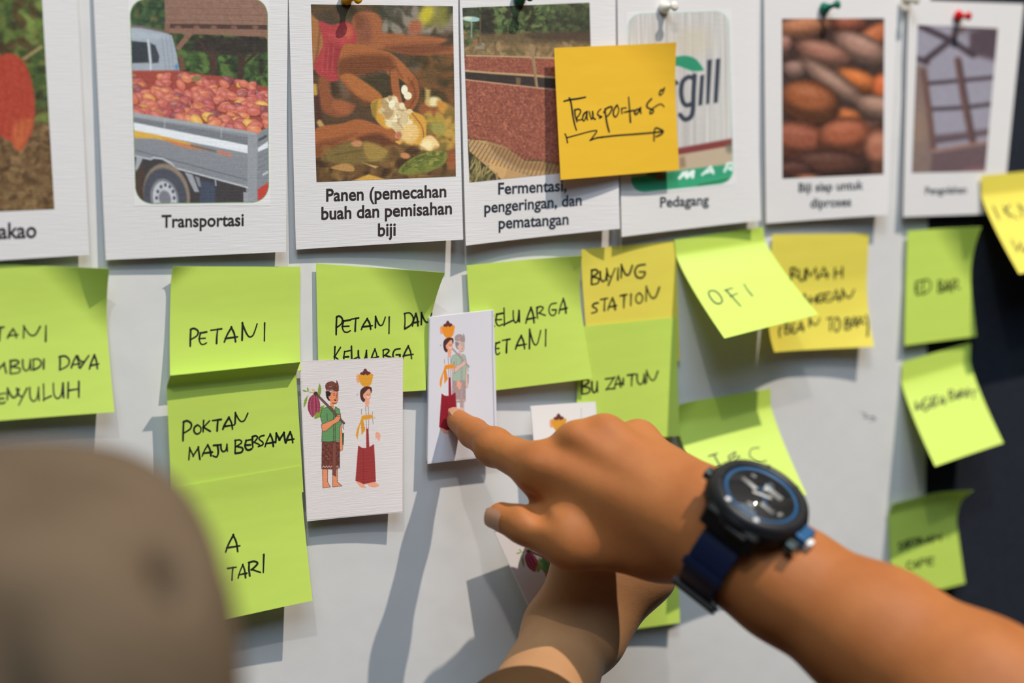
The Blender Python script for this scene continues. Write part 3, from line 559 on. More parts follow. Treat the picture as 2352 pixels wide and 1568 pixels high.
def draw_man(c, M, bg, f=0.0, pod=True, legs=True):
    p0, p1 = M([(0, 0)])[0], M([(1, 0)])[0]; ks = math.hypot(p1[0]-p0[0], p1[1]-p0[1])
    q = lambda col: fade(col, f, bg); ol = q((58, 38, 34)); lw = .9
    sk = q((222, 138, 96)); gr = q((96, 142, 90)); br = q((112, 60, 50))
    if pod:
        lf = (126, 148, 58)
        for p in ([(222, 250), (238, 300), (232, 350), (216, 370), (206, 320)], [(130, 345), (112, 372), (98, 430), (72, 478), (82, 400)], [(60, 312), (90, 315), (104, 328), (78, 328)], [(108, 282), (120, 310), (112, 326), (104, 304)], [(230, 470), (270, 460), (240, 510), (232, 560), (200, 580), (172, 580), (190, 520)]): c.curve(p and M(p), lf, 1, 1.2)
        c.line(M([(104, 326), (150, 335), (185, 345)]), 1.4, (140, 150, 80)); c.curve(M([(150, 310), (165, 300), (182, 318), (165, 332)]), (222, 178, 120), 1, 1)
        c.curve(M([(150, 362), (180, 352), (212, 390), (228, 450), (220, 522), (196, 520), (160, 568), (132, 540), (110, 480), (120, 400)]), (146, 58, 80), 1, 1.2)
        for a in ([(150, 370), (132, 450), (150, 560)], [(170, 362), (172, 450), (172, 540)], [(190, 372), (206, 450), (202, 515)]): c.line(M(a), 1.6, (196, 110, 126), .6, 1.6, True)
        for a in ([(142, 380), (120, 460), (140, 545)], [(180, 362), (192, 450), (190, 520)]): c.line(M(a), 1.6, (110, 40, 62), .7, 1.6, True)
    c.curve(M([(286, 310), (278, 270), (300, 240), (345, 230), (380, 250), (384, 222), (400, 260), (402, 300), (395, 322), (340, 315), (284, 338)]), q((118, 66, 56)), 1, 1, ol, lw)
    for a in ([(284, 300), (330, 268), (370, 290), (396, 312)], [(300, 250), (340, 300), (400, 290)], [(380, 250), (362, 300)]): c.line(M(a), .9, ol, .9, 1, True)
    c.line(M([(282, 322), (300, 312), (318, 322), (336, 308), (352, 316)]), 1.2, q((214, 176, 166)), .9); c.line(M([(310, 275), (326, 282), (340, 270)]), 1.1, q((206, 166, 156)), .8)
    c.curve(M([(284, 330), (300, 325), (328, 335), (330, 352), (318, 372), (320, 410), (302, 405), (284, 370)]), q((44, 32, 32)), 1, 1)
    c.curve(M([(330, 340), (352, 322), (392, 328), (396, 350), (394, 412), (372, 440), (330, 425), (318, 400), (312, 400), (306, 370), (322, 366)]), sk, 1, 1, ol, lw * .8)
    c.poly(M([(326, 415), (362, 438), (358, 490), (318, 480)]), sk, 1, 1); c.line(M([(352, 345), (366, 340)]), 1.1, ol); c.line(M([(380, 342), (392, 342)]), 1.1, ol); c.ell(*M([(360, 360)])[0], 5*ks, 6*ks, ol); c.ell(*M([(386, 360)])[0], 4*ks, 6*ks, ol); c.line(M([(376, 362), (386, 384), (374, 388)]), .8, ol, .9, 1, True); c.curve(M([(358, 402), (382, 402), (374, 418)]), q((120, 40, 40)), 1, 1); c.line(M([(345, 436), (380, 440)]), 1.4, ol)
    c.poly(M([(420, 590), (434, 700), (446, 800), (440, 880), (415, 890), (410, 800), (410, 640)]), sk, 1, 1, ol, lw * .8); c.poly(M([(436, 720), (454, 716), (450, 830), (438, 830)]), q((52, 70, 50)), 1, 1)
    c.poly(M([(228, 560), (244, 490), (300, 470), (330, 465), (362, 505), (372, 470), (408, 490), (420, 540), (432, 640), (414, 650), (412, 790), (300, 804), (242, 798), (250, 640)]), gr, 1, 1, ol, lw)
    c.line(M([(356, 505), (354, 800)]), .9, ol); c.line(M([(372, 505), (370, 800)]), .9, ol); c.line(M([(292, 530), (296, 600)]), .8, ol)
    for y in (560, 620, 690, 750): c.line(M([(355, y), (371, y)]), .7, ol)
    if legs:
        c.poly(M([(248, 1060), (300, 1060), (298, 1180), (326, 1230), (254, 1240)]), sk, 1, 1, ol, lw); c.poly(M([(346, 1080), (392, 1060), (390, 1180), (436, 1220), (346, 1230)]), sk, 1, 1, ol, lw)
    c.poly(M([(246, 804), (412, 800), (412, 1050), (340, 1062), (242, 1056)]), br, 1, 1, ol, lw)
    for i in range(-2, 7):
        for s in (1, -1):
            pts = []
            for t in np.linspace(0, 1, 14):
                x = 248+t*162; y = 800+i*62+(t if s > 0 else 1-t)*210
                if 808 < y < 1020: pts.append((x, y))
            if len(pts) > 1: c.line(M(pts), 1.0, q((62, 34, 32)), .85)
    R = np.random.default_rng(3)
    for i in range(26): c.ell(*M([(R.uniform(252, 405), R.uniform(815, 1010))])[0], 4*ks, 4*ks, q((176, 112, 98)), 0, .7, 1)
    c.line(M([(248, 1046)]+[(248+i*13, 1046-(i % 2)*16) for i in range(1, 13)]), 1.1, q((228, 206, 200)), .95); c.poly(M([(344, 806), (380, 806), (378, 1130), (344, 1112)]), q((124, 70, 58)), 1, 1, ol, lw * .7)
    c.line(M([(188, 346), (300, 460), (452, 625)]), 5.5 * (1 if pod else .75), ol); c.line(M([(190, 348), (300, 460), (450, 622)]), 4 * (1 if pod else .7), q((104, 82, 68)))
    if pod: c.ell(*M([(186, 344)])[0], 20*ks, 18*ks, (66, 50, 48), 0, 1, 1.5)
    c.poly(M([(238, 640), (300, 612), (356, 590), (392, 545), (420, 548), (424, 570), (404, 610), (350, 640), (290, 695), (250, 705)]), sk, 1, 1, ol, lw); c.line(M([(385, 560), (420, 566)]), .7, ol); c.line(M([(448, 620), (444, 660), (452, 682)]), 1.6, q((104, 60, 48)), .9, 1, True)
# ------------------------------------------------------------------ room and board
def box(name, lo, hi, m, parent=None, loc=None):
    x0, y0, z0 = lo; x1, y1, z1 = hi
    v = [(x, y, z) for z in (z0, z1) for y in (y0, y1) for x in (x0, x1)]
    f = [(0, 2, 3, 1), (4, 5, 7, 6), (0, 1, 5, 4), (2, 6, 7, 3), (0, 4, 6, 2), (1, 3, 7, 5)]
    return mk(name, v, f, m, parent, loc, smooth=False)
WALLM = mat('charcoal_wall_paint', tuple(lin((60, 62, 68))), 0.8, bump=[((40, 40, 40), 0.1, 0.002)])
FLOORM = mat('grey_carpet', tuple(lin((96, 92, 88))), 0.95, noise=(120, tuple(lin((80, 78, 76))), 0.8))
FELT = mat('dark_felt', tuple(lin((42, 45, 54))), 0.9, spec=0.15, noise=(300, tuple(lin((33, 37, 46))), 0.8), bump=[((700, 700, 700), 0.2, 0.001)])
FRAME = mat('black_frame', tuple(lin((30, 30, 32))), 0.5)
tag(box('floor', (-3, -3.2, -0.05), (3, 0.12, 0), FLOORM), kind='structure')
tag(box('wall_back', (-3, 0.045, 0), (3, 0.12, 3.4), WALLM), kind='structure')
pb = box('pinboard', (-1.25, 0.004, 0.55), (1.15, 0.040, 2.25), FELT)
tag(pb, 'dark charcoal felt pinboard behind the white paper and all the notes', 'pinboard')
for i, (lo, hi) in enumerate((((-1.28, 0.0, 0.52), (-1.25, 0.045, 2.28)), ((1.15, 0.0, 0.52), (1.18, 0.045, 2.28)), ((-1.25, 0.0, 0.52), (1.15, 0.045, 0.55)), ((-1.25, 0.0, 2.25), (1.15, 0.045, 2.28)))):
    box('frame_rail', lo, hi, FRAME, pb)
s2 = Surf([(1500, -320), (2140, -320), (2118, 1900), (1500, 1900)], base=-3.5, wav=0.12)
tag(sheet('paper_sheet', s2, SHEET, 0.15, (30, 60)), 'white flipchart sheet mostly hidden behind the big one, narrow strip showing at its right edge', 'paper', 'flipchart sheets')
s1 = Surf([(-420, -320), (2069, -320), (2073, 1950), (-420, 1950)], base=-2.4, wav=0.5)
tag(sheet('paper_sheet', s1, SHEET, 0.15, (70, 60)), 'large white flipchart sheet carrying most of the cards and notes', 'paper', 'flipchart sheets')
PENCIL = mat('pencil_grey', tuple(lin((140, 140, 142))), 0.7)
handwriting(bpy.data.objects['paper_sheet.001'], s1, [[(1978, 946), (1990, 952), (1984, 958), (2000, 957), (2012, 962), (1998, 966)], [(1995, 958), (2008, 955)]], 2.0, PENCIL, 'pencil_scribble', .2)
# ------------------------------------------------------------------ photo cards
CG = 'captioned photo cards pinned in a row'
def card(quad, label, cv, pq, cap, tm, bot, step=1.5, base=0.6, **kw):
    sf = Surf(quad, base=base, bot=bot, p=1.25, **kw)
    o = tag(sheet('photo_card', sf, CARD, 0.35, (24, 34)), label, 'card', CG)
    picture(o, sf, cv, pq, step); caption(o, sf, cap, tm); return o, sf
card([(-262, -40), (176, -50), (205, 585), (-225, 612)], 'white card at far left with photo of an orange-red cacao pod on a tree', pic_pod(),
     [(-188, -8), (96, -8), (125, 480), (-160, 492)], [('Kakao', -32, 549, 84, 545)], TEXTB, (3, 3, 4), 2.2)
card([(213, -42), (662, -48), (657, 578), (243, 597)], 'white card with photo of a grey truck bed heaped with red pods, captioned Transportasi', pic_truck(),
     [(293, -5), (618, -5), (621, 472), (307, 473)], [('Transportasi', 371, 522, 560, 518)], TEXTB, (2, 3, 5), 1.25)
card([(662, -45), (1052, -45), (1064, 550), (680, 573)], 'white card with photo of hands opening a yellow cacao pod, captioned Panen', pic_hands(),
     [(714, 10), (1040, 14), (1047, 405), (727, 418)], [('Panen (pemecahan', 749, 462, 1025, 452), ('buah dan pemisahan', 738, 504, 1038, 491), ('biji', 868, 542, 909, 540)], TEXTB, (2, 2.5, 10), 1.1)
card([(1056, -32), (1414, -35), (1424, 525), (1070, 564)], 'white card with photo of reddish beans drying on bamboo mats, captioned Fermentasi, pengeringan, dan pematangan', pic_drying(),
     [(1062, 18), (1354, 6), (1364, 390), (1078, 419)], [('Fermentasi,', 1144, 446, 1301, 438), ('pengeringan, dan', 1112, 489, 1336, 471), ('pematangan', 1145, 525, 1306, 515)], TEXTS, (8, -1, 11), 1.1)
card([(1418, -24), (1738, -28), (1748, 506), (1428, 544)], 'white card with rounded photo of a ribbed wall sign with green leaf, captioned Pedagang', pic_sign(),
     [(1437, 27), (1680, 20), (1690, 424), (1446, 450)], [('Pedagang', 1516, 476, 1628, 470)], TEXTS, (7, 1, 8), 1.3)
card([(1755, -30), (2065, -30), (2040, 493), (1760, 513)], 'white card with close-up photo of roasted brown beans, captioned Biji siap untuk diproses', pic_beans(),
     [(1796, 43), (2031, 42), (2029, 400), (1797, 410)], [('Biji siap untuk', 1834, 441, 1983, 434), ('diproses', 1861, 477, 1955, 473)], TEXTS, (3, 2, 9), 1.8)
card([(2088, 0), (2352, 9), (2303, 490), (2075, 498)], 'white card with photo of dark window frames and grey panes, captioned Pengolahan', pic_window(),
     [(2108, 57), (2292, 65), (2263, 393), (2094, 397)], [('Pengolahan', 2125, 446, 2220, 443)], TEXTS, (4, 3, 5), 2.0)
# ------------------------------------------------------------------ push pins
def lathe(prof, org, ax, n=24):
    ax = np.array(ax, float); ax /= np.linalg.norm(ax)
    t = np.cross(ax, [0, 0, 1.0]); t /= np.linalg.norm(t); b = np.cross(ax, t)
    a = np.linspace(0, 2*math.pi, n, endpoint=False); ring = np.cos(a)[:, None]*t+np.sin(a)[:, None]*b
    V = np.concatenate([np.array(org)+ax*z*1e-3+ring*r*1e-3 for r, z in prof]); m = len(prof); f = []
    for j in range(m-1): f += [(j*n+i, j*n+(i+1) % n, (j+1)*n+(i+1) % n, (j+1)*n+i) for i in range(n)]
    f += [tuple(range(n))[::-1], tuple(range((m-1)*n, m*n))]
    return V, f
STEEL = mat('steel', (0.62, 0.62, 0.64), 0.3, 1.0)
def pin(bx, by, hx, hy, col, label, hb, k=1.0, L=12.5):
    a = P(bx, by, hb); b = P(hx, hy, hb+L*.9); ax = (b-a)/np.linalg.norm(b-a); Lm = np.linalg.norm(b-a)*1e3
    m = mat('pin_plastic_%d_%d_%d' % col, tuple(lin(col)), 0.22, spec=0.5)
    prof = [(.6, 0), (2.6*k, .1), (3.7*k, .7), (4.1*k, 1.6), (3.7*k, 2.7), (2.5*k, 4.2), (1.7*k, 6.0), (1.4*k, Lm*.66), (1.6*k, Lm*.76), (2.5*k, Lm*.85), (3.0*k, Lm*.93), (2.7*k, Lm), (1.5*k, Lm+.5), (.3, Lm+.6)]
    o = tag(mk('push_pin', *lathe(prof, a, ax), m), label, 'pin', 'push pins holding the cards')
    V, f = lathe([(.5, .2), (.5, -4), (.1, -7)], a, ax, 8); mk('needle', V, f, STEEL, o)
pin(793, -6, 824, -4, (236, 176, 8), 'yellow push pin above the photo of hands opening a pod', 1.0, 1.05)
pin(1190, -4, 1218, -10, (4, 100, 74), 'dark green push pin above the bean-drying photo', 1.0, 1.1)
pin(1522, 17, 1551, 14, (236, 230, 216), 'cream push pin above the photo of the sign with a green leaf', 1.0)
pin(1889, 21, 1926, 9, (2, 104, 82), 'green push pin above the photo of roasted beans', 1.0)
pin(2198, 37, 2226, 37, (206, 18, 22), 'red push pin above the window-frame photo', 1.0, .95)
pin(2080, -2, 2106, 0, (226, 220, 200), 'cream push pin between the roasted-bean card and the window-frame card', 1.0)
# ------------------------------------------------------------------ sticky notes
NG = 'sticky notes on the board'
def note(quad, m, label, st, wpx, ink=None, **kw):
    sf = Surf(quad, **kw)
    o = tag(sheet('sticky_note', sf, m, 0.14, (40, 40)), label, 'sticky note', NG)
    if st: handwriting(o, sf, st, wpx, ink)
    return o, sf
t1 = (0, 580, 3.136)
note([(-92, 603), (251, 617), (263, 946), (-75, 972)], LIME, 'lime sticky note at the far left edge, writing ending TANI, BUDI DAYA, ENYULUH',
     strokes_of(t1, 'T -40 535 30 635; A 50 550 130 615; N 165 530 290 615; I 318 525 342 640; M -60 800 45 868; B 70 775 150 872; U 160 770 225 850; D 235 765 298 845; I 302 765 328 838; D 425 745 500 845; A 510 745 580 830; Y 560 740 640 832; A 640 740 712 838; P -150 1000 -70 1090; E -20 1010 40 1085; N 50 980 138 1060; Y 120 975 195 1097; U 210 970 285 1070; L 310 945 370 1060; U 380 940 462 1050; H 485 925 572 1048'),
     5.2, base=1.0, bot=(8, 6, 9), p=1.6, start=.2, tr=(13, .5), wav=.3)
note([(398, 612), (690, 612), (691, 850), (391, 877)], LIME, 'lime sticky note reading PETANI, topmost of the stack of three',
     strokes_of(t1, 'P 1370 548 1428 675; E 1432 568 1490 660; T 1518 548 1598 655; A 1610 540 1712 645; N 1740 512 1852 632; I 1895 505 1915 635'),
     5.0, base=0.8, bot=(4.4, 4.2, 4.4), p=2.2, start=.25, tl=(4, .22))
note([(391, 862), (690, 831), (697, 1130), (395, 1160)], LIME, 'lime sticky note reading POKTAN MAJU BERSAMA, middle of the stack of three',
     strokes_of(t1, 'P 1318 1213 1380 1355; O 1395 1240 1450 1305; K 1460 1206 1518 1290; T 1530 1200 1595 1285; A 1600 1188 1688 1272; N 1690 1155 1785 1232; M 1360 1405 1440 1490; A 1452 1385 1532 1465; J 1530 1383 1590 1470; U 1588 1378 1640 1432; B 1690 1348 1752 1445; E 1762 1343 1817 1420; R 1815 1318 1868 1402; S 1860 1315 1905 1395; A 1905 1308 1980 1397; M 1985 1300 2055 1368; A 2055 1293 2118 1370'),
     5.2, base=6.4, bot=(1, 1, 1), top=(8, .095), wav=.4)
note([(395, 1120), (690, 1069), (718, 1379), (432, 1442)], LIME, 'lime sticky note ending TARI, lowest of the stack of three, half hidden by the shoulder',
     strokes_of((480, 1200, 6.5346), 'A 240 190 465 440; T 280 665 410 862; A 430 632 570 832; R 590 578 775 802; I 780 472 858 748'),
     5.0, base=8.4, bot=(8, 7, 9), p=1.4, start=.15)
t3 = (740, 690, 9.046)
note([(726, 605), (1022, 626), (978, 896), (733, 912)], LIME, 'lime sticky note reading PETANI DAN KELUARGA with a curled upper right corner',
     strokes_of(t3, 'P 290 328 422 710; E 410 392 595 655; T 600 358 762 640; A 800 382 1045 602; N 1098 340 1312 565; I 1365 335 1415 685; D 1700 255 1895 590; A 1868 275 2012 532; N 2052 262 2278 500; K 245 952 405 1300; E 440 1030 580 1290; L 600 942 740 1250; U 740 1035 940 1240; A 1000 1010 1172 1260; R 1258 1008 1432 1240; G 1460 998 1640 1230; A 1658 952 1892 1212'),
     4.6, base=0.8, bot=(1.2, 1.6, 4), p=1.5, tr=(17, .62))
t4 = (1040, 520, 2.903)
note([(1072, 609), (1337, 587), (1361, 869), (1092, 902)], LIME, 'lime sticky note reading KELUARGA PETANI beside the yellow BUYING STATION note',
     strokes_of(t4, 'K 230 590 280 668; E 284 575 335 660; L 338 542 398 655; U 400 560 446 640; A 483 543 552 645; R 558 533 617 612; G 638 510 696 592; A 704 483 763 580; P 225 790 275 870; E 282 768 314 852; T 330 750 382 842; A 414 730 490 817; N 508 692 586 815; I 608 685 630 797'),
     4.8, base=1.6, bot=(3, 5, 9), p=1.5, tr=(10, .5))
note([(1336, 573), (1553, 552), (1562, 828), (1353, 852)], YELLOW, 'yellow sticky note reading BUYING STATION above the BU ZAITUN note',
     strokes_of(t4, 'B 922 288 977 387; U 980 298 1032 366; Y 1025 278 1082 392; I 1092 275 1110 357; N 1120 258 1197 342; G 1210 253 1292 342; S 925 508 972 577; T 985 478 1032 562; A 1030 478 1092 557; T 1115 453 1162 542; I 1178 448 1197 527; O 1218 443 1267 512; N 1285 403 1377 498'),
     5.0, base=0.5, bot=(1, 1, 2), p=1.3, tl=(2, .3))
note([(1334, 750), (1555, 728), (1561, 1001), (1320, 1020)], LIME, 'lime sticky note reading BU ZAITUN beneath the yellow BUYING STATION note',
     strokes_of(t4, 'B 858 1018 917 1117; U 925 1033 967 1107; Z 1013 1008 1082 1087; A 1075 998 1127 1072; I 1130 1010 1142 1057; T 1163 983 1217 1062; U 1225 983 1282 1052; N 1288 963 1367 1042'),
     5.0, base=2.4, bot=(1.5, 1, 6), p=1.4)
t7 = (1600, 600, 5.345)
FAINT = mat('glare_paled_ink', tuple(lin((58, 64, 44))), 0.5)  # black ink, its colour paled to stand for glare on the bent notes
note([(1549, 549), (1752, 521), (1880, 722), (1664, 777)], LIME, 'bright lime sticky note reading OFI with its lower half bent outward',
     raw(t7, [[(200, 358), (150, 375), (160, 430), (215, 500), (270, 522), (312, 495), (300, 440), (250, 380), (200, 358)], [(355, 350), (430, 430), (540, 552)], [(345, 358), (440, 328)], [(410, 432), (500, 395)], [(582, 280), (620, 345), (685, 425)]]),
     4.0, FAINT, base=1.2, bot=(46, 44, 44), start=.16, p=1.25)
note([(1561, 929), (1770, 892), (1853, 1136), (1640, 1196)], LIME, 'bright lime sticky note reading JBC just above the wristwatch, bent outward',
     raw((1500, 500, 2.2394), [[(285, 1226), (330, 1212)], [(312, 1218), (345, 1278), (345, 1278), (318, 1288)], [(388, 1228), (400, 1268)], [(388, 1226), (425, 1204), (405, 1238), (405, 1238), (445, 1226), (420, 1268)], [(545, 1182), (505, 1190), (498, 1225), (540, 1256), (582, 1250)]]),
     4.0, FAINT, base=1.0, bot=(38, 36, 36), start=.18, p=1.2, tl=(5, .3))
note([(1775, 538), (1996, 536), (2008, 796), (1776, 809)], YELLOW, 'yellow sticky note with blurred writing RUMAH and TO BAR, under the roasted-bean card',
     strokes_of(t7, 'R 1150 78 1240 232; U 1250 100 1340 242; M 1340 90 1480 222; A 1490 78 1622 212; H 1690 68 1792 212; A 1270 400 1370 530; H 1390 420 1470 522; G 1480 398 1560 502; E 1560 380 1642 497; A 1650 358 1762 492; N 1780 348 1932 472; ( 1000 800 1042 932; B 1080 770 1150 892; E 1160 758 1220 882; A 1230 748 1322 862; N 1380 698 1512 802; T 1600 688 1672 852; O 1680 688 1762 862; B 1820 698 1892 842; A 1890 688 1972 812; R 1970 688 2062 792; ) 2070 658 2112 922'),
     5.0, base=0.7, bot=(9, 6, 11), start=.35, p=1.8, bl=(3, .35))
note([(2085, 530), (2255, 521), (2243, 772), (2078, 793)], LIME, 'lime sticky note reading ED BAR half on the dark pinboard, under the window-frame card',
     strokes_of((2060, 500, 6.03), 'E 255 868 332 1062; D 350 858 472 1062; B 570 868 642 1032; A 650 878 742 1022; R 760 858 872 1022'),
     5.0, base=0.2, bot=(4, 4, 5), p=1.4, tr=(16, .6))
note([(2073, 831), (2230, 786), (2305, 1017), (2148, 1071)], LIME, 'lime sticky note reading NGATA BARAT bent outward over the dark pinboard',
     strokes_of((2030, 780, 5.227), 'N 380 748 452 852; G 460 700 542 852; A 550 690 602 822; T 590 678 652 802; A 660 688 742 782; B 780 608 842 732; A 850 628 902 712; R 910 608 972 702; A 980 590 1030 690; T 1040 608 1112 702'),
     4.4, base=0.2, bot=(38, 36, 36), start=.2, p=1.2)
note([(2049, 1157), (2236, 1127), (2217, 1339), (2051, 1384)], LIME, 'lime sticky note lowest on the right, just above the bare forearm',
     strokes_of((2020, 1100, 5.6), 'S 240 808 302 922; A 300 790 372 902; R 370 770 432 882; T 420 760 482 862; I 480 760 512 852; N 520 748 602 842; A 600 730 682 822; H 690 700 792 792; C 350 1058 422 1172; A 430 1048 502 1142; F 510 1028 582 1122; E 600 1008 702 1102'),
     4.4, base=0.2, bot=(4, 3, 4), p=1.4, tr=(17, .42), top=(4, .12))
note([(2254, 403), (2440, 386), (2520, 590), (2341, 629)], YELLOW, 'yellow sticky note at the right frame edge over the window-frame card, bent outward',
     raw((2220, 380, 6.03), [[(365, 560), (450, 745)], [(510, 560), (600, 720)], [(600, 540), (530, 640), (530, 640), (710, 735)], [(780, 720), (720, 545), (720, 545), (860, 640), (900, 560)], [(620, 1030), (700, 1180), (700, 1180), (740, 1080), (740, 1080), (800, 1200), (860, 1040)]]),
     4.6, FAINT, base=6.5, bot=(36, 34, 36), start=.2, p=1.2)
note([(1322, 1152), (1556, 1130), (1562, 1430), (1335, 1464)], LIME, 'lime sticky note mostly hidden behind the two hands, lower right corner showing', None, 0, base=0.6, bot=(4, 3, 7), p=1.4)
note([(1273, 110), (1554, 97), (1560, 390), (1288, 413)], ORANGE, 'orange sticky note reading Transportasi above a zigzag arrow',
     raw((1280, 180, 8.4), [[(125, 440), (250, 410), (400, 390), (545, 360)], [(230, 372), (265, 480), (300, 720), (335, 890), (368, 998)], [(335, 600), (345, 720), (380, 840)], [(335, 615), (400, 590), (448, 620), (430, 690), (370, 765), (370, 765), (385, 800), (440, 800), (480, 780), (510, 700), (565, 640), (565, 640), (510, 680), (485, 770), (510, 822), (545, 760), (575, 640), (575, 640), (570, 760), (585, 800)],
                         [(615, 640), (640, 740), (665, 790), (690, 700), (680, 640), (680, 640), (690, 750), (735, 790)], [(840, 590), (790, 640), (780, 700), (850, 740), (850, 740), (810, 765)], [(920, 580), (930, 700), (960, 880), (1000, 1035)], [(895, 660), (950, 580), (1040, 545), (1050, 600), (1000, 690), (945, 745)], [(1155, 510), (1100, 590), (1080, 680), (1115, 745), (1165, 690), (1185, 600), (1155, 510)], [(1240, 575), (1245, 680)], [(1240, 590), (1280, 570), (1325, 572)],
                         [(1375, 358), (1390, 560), (1410, 850)], [(1285, 655), (1390, 632), (1490, 615)], [(1590, 590), (1530, 600), (1490, 660), (1520, 695), (1580, 620), (1605, 565), (1605, 565), (1605, 640), (1615, 680)], [(1820, 390), (1740, 480), (1730, 550), (1800, 590), (1850, 610), (1840, 660), (1790, 680), (1800, 620), (1880, 550), (1970, 500), (2020, 505), (2058, 545)], [(2005, 215), (1970, 280), (1985, 325), (2040, 270), (2065, 185), (2065, 185), (2010, 240)],
                         [(150, 1070), (180, 1150), (195, 1240)], [(175, 1145), (400, 1085), (600, 1030), (740, 1005), (755, 1030), (700, 1110), (640, 1190), (640, 1190), (750, 1150), (870, 1132), (1150, 1100), (1500, 1075), (1800, 1050), (2030, 1025)], [(1865, 1210), (1865, 1080), (1880, 980), (1910, 955), (1980, 980), (2040, 1020), (2000, 1080), (1900, 1125)], [(845, 1140), (880, 1125)]]),
     4.6, base=8.5, bot=(6, 6, 4), p=1.2, tr=(4, .5))
# ------------------------------------------------------------------ small figure cards
BG1 = (212, 204, 202)
CARDW = mat('warm_linen_card', alb(BG1), 0.75, spec=0.25, bump=LINEN, trans=0.06)
ident = lambda pts: list(pts)
def small(quad, label, m, cv, pq, step, thick=.4, pm=None, nb=(20, 30), **kw):
    sf = Surf(quad, **kw); o = tag(sheet('picture_card', sf, m, thick, nb), label, 'card', 'small cut-out picture cards')
    picture(o, sf, cv, pq, step, pm, 'printed_figure'); return o, sf
cv = Canvas(686, 816, 928, 1196, 2.0, BG1, (680, 820, 4.126))
for a, b in (((38, 38), (1018, 2)), ((1018, 2), (1012, 1470))): cv.line([a, b], 1.1, (74, 56, 58))
draw_man(cv, ident, BG1); draw_woman(cv, ident, BG1)
q1 = [(688, 829), (926, 820), (925, 1176), (705, 1197)]
small(q1, 'white linen picture card with farmer carrying a pod and woman in full colour', CARDW, cv, [(689, 830), (925.5, 821), (924.5, 1174), (706, 1194)], .8, base=4.0, bot=(2.5, 2, 5), p=1.5)
BG2 = (208, 206, 212)
cv = Canvas(982, 708, 1146, 1068, 2.0, BG2, (970, 700, 4.126))
draw_man(cv, mapT(.75, .774, 100, 101), BG2, .55, pod=False); draw_woman(cv, mapT(.88, .949, -336, 46), BG2, 0, (138, 26, 40), (224, 140, 42))
cv.line([(662, 44), (664, 500), (682, 1190), (684, 1440)], 1.1, (96, 104, 120)); cv.line([(724, 860), (730, 1420)], .8, (176, 184, 196), .8)
small([(987, 728), (1134, 711), (1144, 1046), (982, 1065)], 'white picture card under the pointing fingertip, woman in front of a faded farmer', WHITECARD, cv, [(988, 729), (1133.5, 712), (1143, 1043), (983, 1062)], .8, 2.0, PLAINPRINT, base=5.6, bot=(2, 1, 2), wav=.2)
BG3 = (226, 222, 218)
cv = Canvas(1214, 918, 1392, 1130, 1.5, BG3, (680+444, 820+103, 4.126)); draw_woman(cv, ident, BG3); cv.line([(870, 60), (872, 700)], 1, (150, 150, 158), .8)
small([(1218, 932), (1368, 922), (1386, 1110), (1236, 1120)], 'white picture card peeking out above the knuckles of the pointing hand', WHITECARD, cv, [(1219, 933), (1367, 923), (1384, 1108), (1237, 1118)], 1.2, .4, PLAINPRINT, base=9.0, bot=(2, 2, 2))
BG4 = (206, 200, 200)
cv = Canvas(1125, 1130, 1430, 1420, 1.5, BG4, (0, 0, 1))
def M4(pts): return [(1221+.92/4.126*((x-168)*.905+(y-460)*.424), 1290+.92/4.126*(-(x-168)*.424+(y-460)*.905)) for x, y in pts]
draw_man(cv, M4, BG4); cv.line([(1135, 1221), (1345, 1145)], 1.2, (60, 54, 58))
small([(1132, 1216), (1342, 1140), (1428, 1338), (1224, 1412)], 'white picture card held under the lower hand, its dark red pod showing', WHITECARD, cv, [(1134, 1218), (1341, 1142), (1426, 1336), (1226, 1409)], 1.2, .4, PLAINPRINT, base=16, bot=(14, 12, 10), p=1.0)
